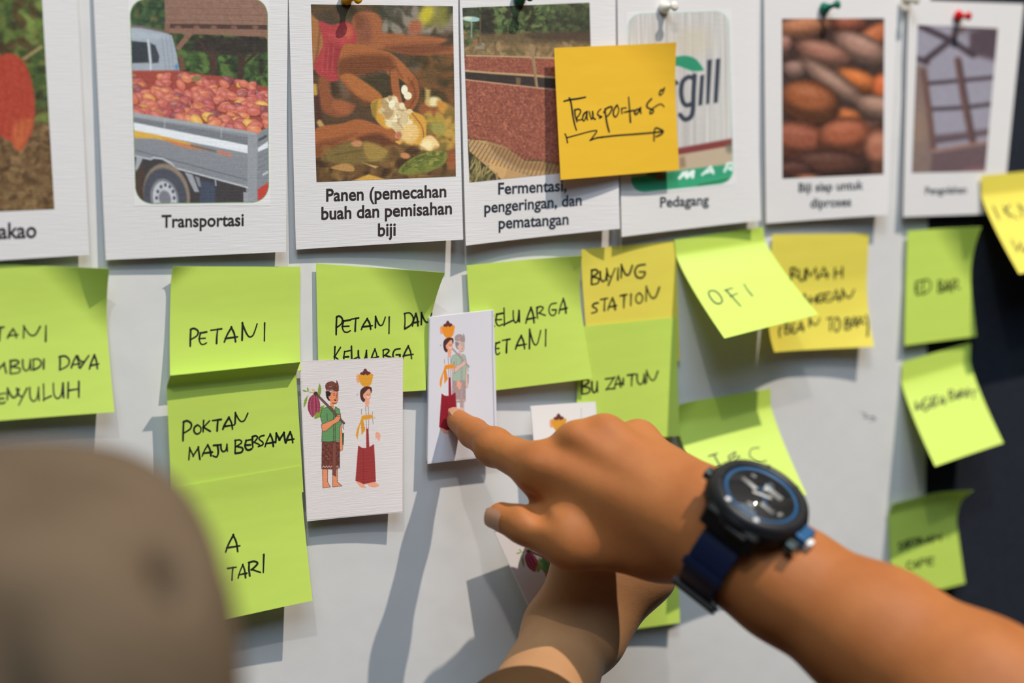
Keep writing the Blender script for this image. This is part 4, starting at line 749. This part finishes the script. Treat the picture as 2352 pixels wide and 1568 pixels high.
# ------------------------------------------------------------------ bodies: smooth-blended limbs meshed with surface nets
class Vol:
    def __init__(s, lo, hi, h):
        s.lo = np.array(lo, float); s.h = h; s.n = np.ceil((np.array(hi)-s.lo)/h).astype(int)+1
        s.v = np.full(s.n, 1.0, np.float32)
    def sub(s, lo, hi):
        i0 = np.maximum(0, ((lo-s.lo)/s.h).astype(int)); i1 = np.minimum(s.n, ((hi-s.lo)/s.h).astype(int)+2)
        if (i1 <= i0).any(): return None, None
        ax = [(s.lo[k]+s.h*np.arange(i0[k], i1[k])).astype(np.float32) for k in range(3)]
        return tuple(slice(a, b) for a, b in zip(i0, i1)), np.meshgrid(*ax, indexing='ij', sparse=True)
    def op(s, lo, hi, f, k, cut):
        m = 2*k+3*s.h; sl, g = s.sub(np.array(lo)-m, np.array(hi)+m)
        if sl is None: return
        d = f(*g).astype(np.float32); a = s.v[sl]
        if cut: d = -d; hh = np.clip(.5-.5*(a-d)/max(k, 1e-6), 0, 1) ; hh = 1-hh; s.v[sl] = a*hh+d*(1-hh)+k*hh*(1-hh)
        else: hh = np.clip(.5+.5*(a-d)/max(k, 1e-6), 0, 1); s.v[sl] = a*(1-hh)+d*hh-k*hh*(1-hh)
    def cap(s, a, b, ra, rb, k=.004, cut=False):
        a = np.array(a, float); b = np.array(b, float); ab = b-a; L = ab@ab+1e-12; R = max(ra, rb)
        def f(x, y, z):
            px, py, pz = x-a[0], y-a[1], z-a[2]
            t = np.clip((px*ab[0]+py*ab[1]+pz*ab[2])/L, 0, 1)
            return np.sqrt((px-t*ab[0])**2+(py-t*ab[1])**2+(pz-t*ab[2])**2)-(ra+(rb-ra)*t)
        s.op(np.minimum(a, b)-R, np.maximum(a, b)+R, f, k, cut)
    def chain(s, pts, rs, k=.004, cut=False):
        for i in range(len(pts)-1): s.cap(pts[i], pts[i+1], rs[i], rs[i+1], k, cut)
    def ell(s, c, axes, r, k=.004, cut=False):
        c = np.array(c, float); A = np.array(axes, float); R = max(r)
        def f(x, y, z):
            p = (x-c[0], y-c[1], z-c[2]); q = 0
            for i in range(3): q = q+((p[0]*A[i][0]+p[1]*A[i][1]+p[2]*A[i][2])/r[i])**2
            return (np.sqrt(q)-1)*min(r)
        s.op(c-R, c+R, f, k, cut)
    def mesh(s):
        v = s.v; ins = v < 0; nx, ny, nz = v.shape
        cnt = np.zeros((nx-1, ny-1, nz-1), np.float32); acc = np.zeros((nx-1, ny-1, nz-1, 3), np.float32)
        offs = [(i, j, k) for i in (0, 1) for j in (0, 1) for k in (0, 1)]
        sl = lambda o: v[o[0]:nx-1+o[0], o[1]:ny-1+o[1], o[2]:nz-1+o[2]]
        tot = sum((sl(o) < 0).astype(np.int8) for o in offs); act = (tot > 0) & (tot < 8)
        I = np.argwhere(act); V = np.zeros((len(I), 3)); c = np.zeros(len(I))
        for a in range(8):
            for ax in range(3):
                o = offs[a]
                if o[ax]: continue
                p = list(o); p[ax] = 1
                d0 = v[tuple((I+o).T)]; d1 = v[tuple((I+p).T)]; m = (d0 < 0) != (d1 < 0)
                t = np.where(m, d0/np.where(m, d0-d1, 1), 0); q = np.array(o)[None].repeat(len(I), 0).astype(float); q[:, ax] += t
                V[m] += q[m]; c[m] += 1
        V = s.lo+s.h*(I+V/c[:, None]); idx = np.full(act.shape, -1, np.int64); idx[tuple(I.T)] = np.arange(len(I))
        Fs = []
        for ax in range(3):
            sh = [slice(1, -1)]*3; sh[ax] = slice(0, v.shape[ax]-1); s2 = list(sh); s2[ax] = slice(1, v.shape[ax])
            a, b = ins[tuple(sh)], ins[tuple(s2)]; E = np.argwhere(a != b); fl = a[tuple(E.T)]
            E = E+np.array([0 if k == ax else 1 for k in range(3)]); o1, o2 = [k for k in range(3) if k != ax]
            def at(d1, d2):
                q = E.copy(); q[:, o1] -= d1; q[:, o2] -= d2; return idx[tuple(q.T)]
            q = np.stack([at(1, 1), at(0, 1), at(0, 0), at(1, 0)], 1)
            if ax == 1: fl = ~fl
            q[~fl] = q[~fl][:, ::-1]; Fs.append(q)
        return V, np.concatenate(Fs)
def skinmat(name, base, dark, rough=0.58):
    m = mat(name, base, rough, spec=0.26, noise=(30, dark, 0.75), sss=0.12, bump=[((260, 260, 260), 0.16, 0.0008), ((1100, 1100, 1100), 0.16, 0.0004), ((70, 70, 70), 0.14, 0.0014)])
    return m
SKIN1 = skinmat('tan_skin', (0.49, 0.178, 0.054), (0.36, 0.110, 0.030))
SKIN2 = skinmat('light_brown_skin', (0.50, 0.26, 0.12), (0.44, 0.21, 0.09))
NAIL = mat('fingernail', (0.50, 0.25, 0.15), 0.35, spec=0.5)
NAILTIP = mat('fingernail_tip', (0.78, 0.66, 0.58), 0.3, spec=0.5)
def r(px, Z): return px*Z/F
def fit(name, V, pad, h): return Vol(V.min(0)-pad, V.max(0)+pad, h)
def patch(name, c, n, u, lu, lv, m, parent, bulge=.0012, span=.9):
    """nail: small plate curved across its width; n outward, u along the finger"""
    n = n/np.linalg.norm(n); u = u-n*(u@n); u /= np.linalg.norm(u); v = np.cross(n, u); N = 10; pts = []; f = []
    for i in range(N+1):
        for j in range(N+1):
            a, b = 2*i/N-1, 2*j/N-1
            k = math.sqrt(max(0, 1-.35*abs(a)**4)); pts.append(c+u*a*lu+v*b*lv*k+n*bulge*(1-1.6*(b*k)**2-.5*max(0, a)**2))
    f = [(i*(N+1)+j, (i+1)*(N+1)+j, (i+1)*(N+1)+j+1, i*(N+1)+j+1) for i in range(N) for j in range(N)]
    nb = len(pts); pts += [p-n*.0012 for p in pts]; f += [tuple(q+nb for q in g[::-1]) for g in f]
    return mk(name, pts, f, m, parent)
# ---- the pointing right arm
Zk = dict(tip=.982, dip=.965, pip=.940, mcp=.905)
tip, dip, pip, mcp = C(1052, 966, .982), C(1087, 994, .963), C(1134, 1026, .938), C(1236, 1074, .909)
wrA, wrB = C(1626, 1166, .876), C(1602, 1250, .880)
mid = [C(1322, 1012, .906), C(1278, 1062, .940), C(1300, 1105, .962), C(1350, 1125, .955)]
rng_ = [C(1390, 1004, .908), C(1345, 1050, .955), C(1372, 1100, .972), C(1412, 1120, .962)]
pky = [C(1466, 1014, .922), C(1420, 1056, .962), C(1438, 1098, .972), C(1470, 1116, .962)]
tcmc, tmcp, tip_, ttip = C(1520, 1252, .897), C(1312, 1250, .896), C(1206, 1204, .905), C(1152, 1187, .912)
fa = [C(1610, 1212, .873), C(1685, 1262, .864), C(1800, 1335, .852), C(2015, 1466, .828), C(2241, 1611, .80)]
fr = [r(106, .873), r(112, .864), r(128, .852), r(158, .828), r(190, .80)]
elbow1 = fa[-1]+(fa[-1]-fa[-2])/np.linalg.norm(fa[-1]-fa[-2])*.075
allp = np.array([tip, mid[0], ttip, pky[2], mid[3], elbow1, fa[-1], wrA])
vo = fit('arm', allp, .055, .0017)
K = .006
vo.chain(fa, fr, .012); vo.cap(fa[-1], elbow1, fr[-1], r(204, .78), .012)
for a, b, ra, rb in ((wrA*.4+wrB*.6, mcp, r(74, .875), r(44, .905)), ((wrA+wrB)/2, (mcp+mid[0])/2+fwd*.004-upv*.004, r(70, .876), r(36, .903)), (wrA*.6+wrB*.4, mid[0], r(72, .876), r(43, .90)), (wrA*.85+wrB*.15, rng_[0], r(70, .878), r(42, .908)), (wrA, pky[0], r(66, .878), r(40, .922))):
    vo.cap(a, b, ra, rb, .014)
vo.cap(wrA, wrB, r(70, .878), r(71, .872), .012)
vo.cap(C(1330, 1130, .908), C(1520, 1185, .888), r(64, .9), r(80, .88), .016); vo.cap(C(1240, 1104, .914), C(1262, 1158, .914), r(36, .91), r(38, .91), .010)       # web between thumb and index
vo.cap(tcmc, tmcp, r(72, .88), r(56, .88), .014); vo.cap(wrB, tcmc, r(70, .87), r(72, .88), .014)
vo.cap(tmcp, tip_, r(57, .88), r(45, .896), .006); vo.cap(tip_, ttip, r(45, .896), r(35, .908), .004)
vo.cap(C(1290, 1150, .915), C(1300, 1215, .895), r(40, .91), r(46, .89), .010)
vo.cap(mcp, pip, r(52, .905), r(40, .938), .008); vo.cap(pip, dip, r(40.5, .938), r(33, .963), .004); vo.cap(dip, tip, r(33, .963), r(26.5, .982), .004)
vo.ell(pip, np.eye(3), [r(43, .938)]*3, .004)
for ch, w in ((mid, 1.0), (rng_, .96), (pky, .86)):
    vo.chain(ch, [r(45*w, .9), r(41*w, .945), r(37*w, .965), r(33*w, .96)], .003)
for q, R in ((rng_[0], 24), (pky[0], 25)):                   # knuckle heads pushed towards the camera
    vo.ell(q-fwd*.0035+upv*.0022, np.eye(3), [r(R+3, .9)]*3, .013)
for kn, wz, ra in ((mcp, wrA*.4+wrB*.6, 50), (mid[0], wrA*.6+wrB*.4, 46), (rng_[0], wrA*.85+wrB*.15, 42)):
    q = kn+(wz-kn)*.75; n_ = -fwd*.93+upv*.36
    vo.cap(kn+n_*r(ra-4, .9)*.98, q+n_*r(ra+10, .88)*.93, .0026, .0015, .010)                                     # extensor tendons
vo.chain([C(1214, 1020, .894), C(1252, 1044, .886), C(1320, 1052, .880)], [.0020, .0024, .0008], .006, True)   # crease behind the index knuckle
for t in (-.26, -.06, .16):                                                            # folds on the back of the index joint
    q = pip+(dip-pip)*t-fwd*r(37.5, .938)+upv*.001; s_ = np.cross(dip-pip, fwd); s_ /= np.linalg.norm(s_)
    vo.chain([q-s_*.005+fwd*.0018, q, q+s_*.005+fwd*.0018], [.0012, .0017, .0012], .0016)
vo.chain([C(1216, 1150, .905), C(1238, 1180, .892), C(1262, 1200, .882)], [r(11, .9), r(9, .9), r(4, .9)], .006, True)      # gap where the thumb meets the palm
V1, F1 = vo.mesh(); del vo
# ---- person helper: head, torso, legs out of frame so nothing is a floating limb
CLOTH = {}
def cloth(name, col, dark): return mat(name, col, 0.9, spec=0.15, noise=(45, dark, 0.6), bump=[((90, 90, 90), 0.3, 0.002), ((1400, 1400, 1400), 0.25, 0.0006)])
HAIR = mat('black_hair', (0.012, 0.010, 0.009), 0.45, spec=0.4, bump=[((500, 500, 120), 0.5, 0.002)])
SHOE = mat('dark_shoe_leather', (0.02, 0.018, 0.016), 0.5)
def ik(a, b, l1, l2, hint):
    d = b-a; L = np.linalg.norm(d); L2 = min(L, (l1+l2)*.999); x = (l1*l1-l2*l2+L2*L2)/(2*L2); hh = math.sqrt(max(0, l1*l1-x*x))
    e = d/L; n = hint-e*(hint@e); n /= np.linalg.norm(n); return a+e*x+n*hh
def rest(root, sh, side, face, ht, shirt, trous, wd, scarf, skin):
    """sh: reaching shoulder joint; side: unit vector from the other shoulder to it; face: facing direction"""
    up = np.array([0, 0, 1.0]); o = sh-side*.30; nk = (sh+o)/2+up*.03; hip = np.array([nk[0], nk[1], ht*.50]); A = [side, face, up]
    v = Vol(np.minimum.reduce([nk-.13, nk-.13]), nk+[.13, .13, ht-nk[2]+.03], .0035)
    hc = nk+up*(ht-nk[2]-.115)+face*.015
    v.ell(hc+up*.022, A, [.074, .092, .090], .01); v.ell(hc-up*.045+face*.018, A, [.058, .070, .066], .02); v.cap(nk-up*.02, hc-up*.06-face*.01, .056, .050, .02)
    v.cap(hc+face*.088+up*.004, hc+face*.104-up*.022, .007, .012, .006); v.ell(hc-up*.052+face*.084, A, [.022, .009, .005], .004); v.ell(hc-up*.061+face*.082, A, [.019, .009, .006], .004)
    v.ell(hc-up*.085+face*.070, A, [.022, .018, .018], .012)
    for s in (1, -1):
        v.ell(hc+side*s*.032+face*.088+up*.012, A, [.016, .012, .011], .004, True); v.ell(hc+side*s*.032+face*.078+up*.012, A, [.0125]*3, .001); v.cap(hc+side*s*.016+face*.088+up*.032, hc+side*s*.048+face*.078+up*.033, .006, .004, .006)
        if scarf: continue
        v.ell(hc+side*s*.076-up*.006-face*.005, A, [.010, .020, .032], .004); v.ell(hc+side*s*.085-up*.004+face*.002, A, [.006, .010, .018], .003, True)
    Vh, Fh = v.mesh()
    bv = Vol(np.minimum.reduce([hip-.2, sh-.1, o-.1]), np.maximum.reduce([nk+.1, sh+.1, o+.1]), .008); bv.ell((nk+hip)/2+up*.03, A, [wd*.86, .08, .26], .03); bv.cap(sh-side*.01, o+side*.01, .030, .030, .02); bv.cap(nk-up*.1, nk+up*.02, .05, .05, .02)
    Vb, Fb = bv.mesh(); Fh = np.concatenate([Fh, Fb+len(Vh)]); Vh = np.concatenate([Vh, Vb])
    hv = Vol(hc-.14, hc+.16, .004); hv.ell(hc+up*.030-face*.008, A, [.083, .099, .094], .01); hv.ell(hc+face*.10-up*.02, A, [.10, .075, .075], .012, True); hv.ell(hc-up*.13, A, [.11, .12, .075], .012, True)
    if scarf:
        hv = Vol(hc-[.20, .20, .34], hc+.16, .004); sc, ra = scarf[1], np.array(scarf[2])
        def sup(x, y, z):
            p = (x-sc[0], y-sc[1], z-sc[2]); q = 0
            for i in range(3): q = q+np.abs((p[0]*A[i][0]+p[1]*A[i][1]+p[2]*A[i][2])/ra[i])**3.5
            return (q**(1/3.5)-1)*ra.min()
        hv.op(sc-.13, sc+.13, sup, .01, False)
        hv.cap(sc-up*.01, hc-up*.16, .074, .082, .02); hv.ell(hc-up*.17, A, [.125, .115, .11], .03)
        for i, t in enumerate((-60, -25, 10, 45, 80)):                    # folds wrapping the back of the head
            q = sc+side*ra[0]*.95*math.sin(math.radians(t))-face*ra[1]*.98*math.cos(math.radians(t))
            hv.chain([q+up*.05, q-up*.02+side*.008, q-up*.13+side*.014], [.001, .003, .005], .02, True)
        hv.ell(hc+face*.135-up*.02, A, [.068, .075, .088], .012, True)
        mk('headscarf', *hv.mesh(), scarf[0], root)
    else: mk('hair', *hv.mesh(), HAIR, root)
    sv = Vol(np.minimum.reduce([hip-.26, sh-.26, o-.26]), np.maximum.reduce([hip+.26, sh+.26, o+.26]), .006)
    sv.ell((nk+hip)/2+up*.04, A, [wd, .100, .28], .04); sv.cap(sh-side*.03, o+side*.03, .060, .060, .05); sv.ell(hip+up*.03, A, [.16, .11, .14], .05); sv.cap(nk-up*.03, nk+up*.012, .070, .062, .02)
    return nk, hip, o, A, up, (Vh, Fh), sv
# ------------------------------------------------------------------ person one: the pointing arm
def join(*parts):
    V, Fq, n = [], [], 0
    for v, f in parts: V.append(v); Fq.append(np.asarray(f)+n); n += len(v)
    return np.concatenate(V), np.concatenate(Fq)
def lower_body(root, hip, A, trous, sole):
    up = A[2]; side, face = A[0], A[1]
    tv = Vol([hip[0]-.32, hip[1]-.32, 0.03], [hip[0]+.32, hip[1]+.32, hip[2]+.16], .007)
    tv.ell(hip-up*.02, A, [.165, .118, .14], .04)
    for s in (1, -1):
        a = hip+side*s*.085-up*.06; kn = np.array([*(hip+side*s*.095)[:2], hip[2]*.55])+face*.015; an = np.array([*(hip+side*s*.10)[:2], .09])
        tv.cap(a, kn, .088, .062, .03); tv.cap(kn, an, .062, .052, .02)
        z = Vol(an-.2, an+.2, .005); z.cap([an[0], an[1], .05], np.array([an[0], an[1], .04])+face*.13, .040, .032, .02); z.cap([an[0], an[1], .05], [an[0], an[1], .11], .042, .045, .01)
        Vz, Fz = z.mesh(); Vz[:, 2] = np.maximum(Vz[:, 2], 0.001); mk('shoe', Vz, Fz, SHOE, root)
    mk('trousers', *tv.mesh(), trous, root)
def idle_arm(sv, o, side, face, up, skin_parts):
    e = o-side*.05-up*.27-face*.02; w_ = e-up*.22+face*.08
    sv.cap(o, e+up*.05, .056, .048, .03)
    v = Vol(np.minimum(e, w_)-.13, np.maximum(e, w_)+.13, .004)
    v.cap(e+up*.08, e, .036, .037, .01); v.cap(e, w_, .037, .026, .012); hc = w_-up*.05+face*.012
    v.ell(hc, [side, face, up], [.016, .036, .045], .012)
    for i in range(4):
        b = hc+face*(.024-.016*i)-up*.035; v.cap(b, b-up*(.045-.004*abs(i-1.5))+side*.006, .0085, .0075, .003); 
    v.cap(hc+face*.028+up*.01, hc+face*.046-up*.03, .011, .009, .006)
    skin_parts.append(v.mesh())
S1 = C(2600, 1810, .66); 
sh1 = CAM+.42*rgt-.02*upv+.50*fwd
face1 = np.array([-.86, .50, 0]); face1 /= np.linalg.norm(face1); side1 = np.array([face1[1], -face1[0], 0.])
if (sh1@side1) < 0: pass
el1 = elbow1
sh1 = el1+(sh1-el1)/np.linalg.norm(sh1-el1)*.30; sh1[2] = max(sh1[2], 1.40)
SH1 = cloth('navy_shirt_cotton', tuple(lin((44, 50, 66))), tuple(lin((38, 42, 58)))); TR1 = cloth('charcoal_trouser_cloth', tuple(lin((50, 50, 54))), tuple(lin((42, 42, 46))))
per1 = empty('tmp', (0, 0, 0)); bpy.data.objects.remove(per1)
loc1 = np.array([sh1[0], sh1[1], 0.0])
def build_person(name, armV, armF, sh, el, side, face, ht, skin, shirt, trous, label, sleeve, wd=.16, scarf=None):
    side = side/np.linalg.norm(side); up = np.array([0, 0, 1.0])
    root = mk(name, armV, armF, skin, loc=np.array([sh[0], sh[1], 0.0]))          # replaced below once the head is known
    nk, hip, o, A, up, hd, sv = rest(root, sh, side, face, ht, shirt, trous, wd, scarf, skin)
    parts = [(armV, armF), hd]; idle_arm(sv, o, side, face, up, parts)
    V, Fq = join(*parts); old = root.data; me = bpy.data.meshes.new(name)
    me.from_pydata((V-ORG[root.name]).tolist(), [], Fq.tolist()); me.polygons.foreach_set('use_smooth', [True]*len(me.polygons)); me.materials.append(skin); me.update()
    root.data = me; bpy.data.meshes.remove(old)
    sleeve(sv); mk('shirt', *sv.mesh(), shirt, root); lower_body(root, hip, A, trous, None)
    tag(root, label, 'person'); return root
# upper arm skin runs up into the short sleeve
uv = Vol(np.minimum(el1, sh1)-.09, np.maximum(el1, sh1)+.09, .003); uv.cap(el1, sh1, r(204, .78)*.98, .050, .01); u1 = uv.mesh()
A1V, A1F = join((V1, F1), u1)
person1 = build_person('person', A1V, A1F, sh1, el1, side1, face1, max(1.70, sh1[2]+.27), SKIN1, SH1, TR1,
    'person at the right with bare tan forearm, pointing at a small picture card', lambda sv: sv.cap(sh1, sh1+(el1-sh1)*.5, .066, .064, .03))
# nails of the pointing hand
patch('thumbnail', C(1131, 1193, .9062), -fwd*.77-rgt*.58-upv*.2, (ttip-tip_), .0052, .0056, NAIL, person1, .0012)
patch('fingernail', tip+(tip-dip)*.02+upv*r(24, .98)*.80-fwd*.0022, upv*.90-fwd*.38+rgt*.25, tip-dip, .0052, .0044, NAIL, person1, .0012)
# ------------------------------------------------------------------ person two: headscarf in the foreground, lower hand on the board
UP = np.array([0, 0, 1.0]); face2 = np.array([.20, .98, 0]); side2 = np.array([.98, -.20, 0])
sc2 = C(-104, 1640, .53); hc2 = sc2-UP*.048+face2*.012; ht2 = hc2[2]+.115
nk2 = hc2-face2*.015-UP*.19; sh2 = nk2-UP*.03+side2*.15; wr2 = C(1306, 1462, .955)
el2 = C(964, 2250, .74)
vo = fit('arm2', np.array([el2, wr2, C(1540, 1290, .97), C(1260, 1120, .98), C(1420, 1100, .985)]), .05, .0017)
wl, wr_ = C(1276, 1462, .955), C(1346, 1470, .955); Z = .958
vo.chain([el2, el2*.5+wr2*.5, wr2], [.038, .0335, r(97, .955)], .012)
f_b = C(1262, 1570, .905)
vo.cap(wl, wr_, r(66, Z), r(62, Z), .012)
mc = [C(1336, 1226, .962), C(1398, 1214, .960), C(1456, 1232, .962), C(1506, 1270, .966)]
base = [C(1304, 1440, Z), C(1324, 1445, Z), C(1346, 1450, Z), C(1366, 1452, Z)]
for i in range(4): vo.cap(base[i], mc[i], r((62, 58, 54, 52)[i], Z), r((46, 46, 46, 44)[i], Z), .018)
vo.cap(C(1400, 1420, .965), C(1500, 1330, .968), r(48, Z), r(44, Z), .010)
vo.chain([C(1262, 1425, .962), C(1316, 1345, .968), C(1322, 1270, .975)], [r(52, Z), r(36, Z), r(34, Z)], .006)
fin = [[C(1322, 1160, .968), C(1318, 1115, .978), C(1318, 1085, .986)], [C(1392, 1140, .966), C(1392, 1090, .977), C(1394, 1058, .986)], [C(1450, 1160, .968), C(1452, 1112, .978), C(1452, 1082, .988)], [C(1500, 1206, .972), C(1500, 1166, .981), C(1500, 1140, .990)]]
for i in range(4): vo.chain([mc[i]]+fin[i], [r(42, Z), r(36, Z), r(33, Z), r(28, Z)], .003)
vo.chain([C(1312, 1270, .975), C(1306, 1215, .978), C(1300, 1170, .984)], [r(36, Z), r(36, Z), r(30, Z)], .004)
vo.cap(C(1350, 1300, .962), C(1480, 1320, .966), r(56, Z), r(48, Z), .016)
vo.ell(C(1262, 1426, .948), np.eye(3), [r(50, Z)]*3, .006)
A2V, A2F = vo.mesh(); del vo
SH2 = cloth('dark_brown_blouse_cotton', tuple(lin((84, 60, 36))), tuple(lin((72, 50, 30)))); TR2 = cloth('brown_trouser_cloth', tuple(lin((66, 56, 48))), tuple(lin((56, 48, 42))))
def sleeve2(sv): sv.cap(sh2, sh2+(el2-sh2)*.96, .056, .048, .02)
SCARF = mat('taupe_scarf_cotton', tuple(lin((112, 95, 76))), 0.9, spec=0.12, noise=(26, tuple(lin((88, 73, 57))), 0.8), bump=[((70, 70, 40), 0.4, 0.003), ((1400, 1400, 1400), 0.25, 0.0006)])
person2 = build_person('person', A2V, A2F, sh2, el2, side2, face2, ht2, SKIN2, SH2, TR2,
    'person in blurred taupe headscarf at lower left, hand holding a card to the board', sleeve2, .14, (SCARF, sc2, (.0865, .100, .0805)))
cv_ = Vol(np.minimum(el2, f_b)-.09, np.maximum(el2, f_b)+.09, .003); q_ = C(1255, 1600, .898)
cv_.cap(el2, el2+(wr2-el2)*.645, .046, .0375, .006); mk('sleeve', *cv_.mesh(), SH2, person2)
# ------------------------------------------------------------------ wristwatch
BLK = mat('black_resin', (0.006, 0.006, 0.007), 0.5, spec=0.25); GUN = mat('gunmetal', (0.022, 0.022, 0.025), 0.42, 0.2); NAVY = mat('navy_strap_resin', (0.006, 0.013, 0.045), 0.42, spec=0.4)
BLUEM = mat('blue_ring', (0.03, 0.12, 0.26), 0.35, 0.2); SILV = mat('silver_plate', (0.80, 0.78, 0.74), 0.5, 0.1); DIAL = mat('black_dial', (0.010, 0.010, 0.012), 0.5)
GREY = mat('grey_button', (0.10, 0.13, 0.13), 0.35, 0.7)
GLS = bpy.data.materials.new('watch_crystal'); GLS.use_nodes = True; nt = GLS.node_tree; nt.nodes.remove(nt.nodes['Principled BSDF'])
tb = nt.nodes.new('ShaderNodeBsdfTransparent'); gb = nt.nodes.new('ShaderNodeBsdfGlossy'); gb.inputs['Roughness'].default_value = .03; fz = nt.nodes.new('ShaderNodeFresnel'); mx = nt.nodes.new('ShaderNodeMixShader')
nt.nodes.remove(fz); mx.inputs[0].default_value = .04; nt.links.new(tb.outputs[0], mx.inputs[1]); nt.links.new(gb.outputs[0], mx.inputs[2]); nt.links.new(mx.outputs[0], nt.nodes['Material Output'].inputs['Surface'])
wc = C(1682, 1258, .858)                                                             # wrist axis point under the watch
ax_ = fa[2]-fa[0]; ax_ /= np.linalg.norm(ax_)
tocam = -fwd - ax_*(-fwd@ax_); tocam /= np.linalg.norm(tocam)
an = math.radians(52); wn = -math.cos(an)*fwd+math.sin(an)*(.50*rgt+.86*upv)
wn -= .55*(wn@ax_)*ax_; wn /= np.linalg.norm(wn); arm_ax = ax_; ax_ = ax_-wn*(ax_@wn); ax_ /= np.linalg.norm(ax_); wsd = np.cross(wn, ax_)   # face normal, strap direction
if wsd@upv > 0: wsd = -wsd
RW = .0262; top0 = wc+wn*(RW+.001)
def L3(a, s, n): return top0+(ax_*a+wsd*s)*1.14e-3+wn*n*1e-3
watch = empty('wristwatch', wc); tag(watch, 'black sports wristwatch with navy strap on the pointing arm', 'watch')
def ring(name, prof, m, sx=1.0, n=48, parent=None, mod=None, caps=True):
    a = np.linspace(0, 2*math.pi, n, endpoint=False); V = []
    for q, z in prof:
        k = np.ones(n) if mod is None else 1+mod*np.cos(8*a)
        V += [L3(q*math.cos(t)*kk, q*math.sin(t)*kk*sx, z) for t, kk in zip(a, k)]
    m_ = len(prof); f = []
    for j in range(m_-1): f += [(j*n+i, j*n+(i+1) % n, (j+1)*n+(i+1) % n, (j+1)*n+i) for i in range(n)]
    if caps: f += [tuple(range(n))[::-1], tuple(range((m_-1)*n, m_*n))]
    return mk(name, V, f, m, parent or watch)
def slab(name, a0, a1, s0, s1, n0, n1, m, rot=0, parent=None, bev=.18):
    ca, cs = (a0+a1)/2, (s0+s1)/2; ha, hs = (a1-a0)/2, (s1-s0)/2; b = min(ha, hs)*bev; V = []
    for k, z in ((0, n0), (1, n1-b), (2, n1)):
        i = 0 if k < 2 else b
        for x, y in ((-ha+i+b, -hs+i), (ha-i-b, -hs+i), (ha-i, -hs+i+b), (ha-i, hs-i-b), (ha-i-b, hs-i), (-ha+i+b, hs-i), (-ha+i, hs-i-b), (-ha+i, -hs+i+b)):
            c, s = math.cos(rot), math.sin(rot); V.append(L3(ca+x*c-y*s, cs+x*s+y*c, z))
    f = [(j*8+i, j*8+(i+1) % 8, (j+1)*8+(i+1) % 8, (j+1)*8+i) for j in range(2) for i in range(8)]+[tuple(range(8))[::-1], tuple(range(16, 24))]
    return mk(name, V, f, m, parent or watch, smooth=False)
case = ring('case', [(19, -1.5), (22, 0), (23.5, 2), (24, 5), (23, 8), (21, 10), (20, 10.5)], BLK, 1.0, 64, None, .012)
bez = ring('bezel', [(22.2, 8.6), (22.0, 10.4), (20.4, 11.8), (18.0, 11.9), (17.0, 10.6), (17.0, 9.4)], GUN, 1.0, 64, caps=False)
ring('inner_ring', [(17.0, 10.6), (16.8, 11.0), (15.2, 10.4), (14.6, 10.0)], BLUEM, caps=False)
dl = ring('dial', [(16.4, 9.6), (14.9, 10.02), (.2, 10.03)], DIAL)
for x, y, w_, h_, q in ((-7.5, -1.5, 8.5, 3.0, .05), (2.6, -6.4, 10, 4.2, .05), (6.2, 4.6, 7.5, 3.4, .05), (-9, -7.6, 2.6, 2.4, 0), (12, 3, 2, 3, .2), (0, 9.5, 3, 1.4, 0)):
    slab('dial_marker', x-w_/2, x+w_/2, y-h_/2, y+h_/2, 10.0, 10.5, SILV, q, dl)
slab('watch_hand', -5, 7, -.5, .5, 10.6, 10.8, BLUEM, .75, dl); slab('watch_hand', -4, 4.6, -.6, .6, 10.8, 11.0, SILV, -.5, dl)
ring('crystal', [(16.6, 11.2), (16.4, 11.7), (.3, 11.9)], GLS)
for t in range(0, 360, 45):
    c, s = 19.4*math.cos(math.radians(t+22)), 19.4*math.sin(math.radians(t+22)); slab('bezel_screw', c-1.1, c+1.1, s-1.1, s+1.1, 11.4, 12.3, SILV if t in (90, 45) else GUN, math.radians(t), bez)
slab('button', -25.5, -22, 1, 6, 2.5, 7, GREY); slab('button', 22, 26.5, 7, 12, 2.5, 7, GREY)
slab('crown_guard', 21.5, 27.5, -5.5, 4.5, 1.5, 8.5, BLUEM); slab('crown', 26.5, 30, -1, 3.6, 3, 7, SILV)
for s in (1, -1): slab('lug', -13.5, 13.5, 15*s-6, 15*s+8 if s > 0 else 15*s+5, -5, 6.5, BLK)
slab('logo_plate', -1, 9, 23, 24.6, 2, 4.2, GUN)
def band(name, t0, t1, wid, r0_, r1_, m, n=60, parent=None):
    V, f = [], []; tt = np.linspace(math.radians(t0), math.radians(t1), n+1)
    for t in tt:
        d = wn*math.cos(t)+wsd*math.sin(t)
        ww = wid(math.degrees(t)) if callable(wid) else wid
        for rr, a in ((r0_, -ww), (r1_-.5, -ww), (r1_, -ww+.6), (r1_, ww-.6), (r1_-.5, ww), (r0_, ww)): V.append(wc+d*rr*1e-3+ax_*a*1e-3)
    for i in range(n): f += [(i*6+j, i*6+(j+1) % 6, (i+1)*6+(j+1) % 6, (i+1)*6+j) for j in range(6)]
    f += [tuple(range(6))[::-1], tuple(range(n*6, n*6+6))]
    return mk(name, V, f, m, parent or watch, smooth=False)
stp = band('strap', 34, 326, lambda t: 11.2-1.2*math.sin(math.radians((t-34)/292*180)), 26.6, 30.0, NAVY, 90)
band('strap_keeper', 84, 92, 11.6, 29.6, 31.6, NAVY, 8, stp); band('strap_keeper', 150, 157, 11.6, 29.6, 31.6, NAVY, 8, stp)
bk = band('buckle', 122, 128, 12.6, 29.8, 32.2, BLK, 6); band('buckle_bar', 128, 144, 12.8, 31.2, 32.6, BLK, 8, bk)
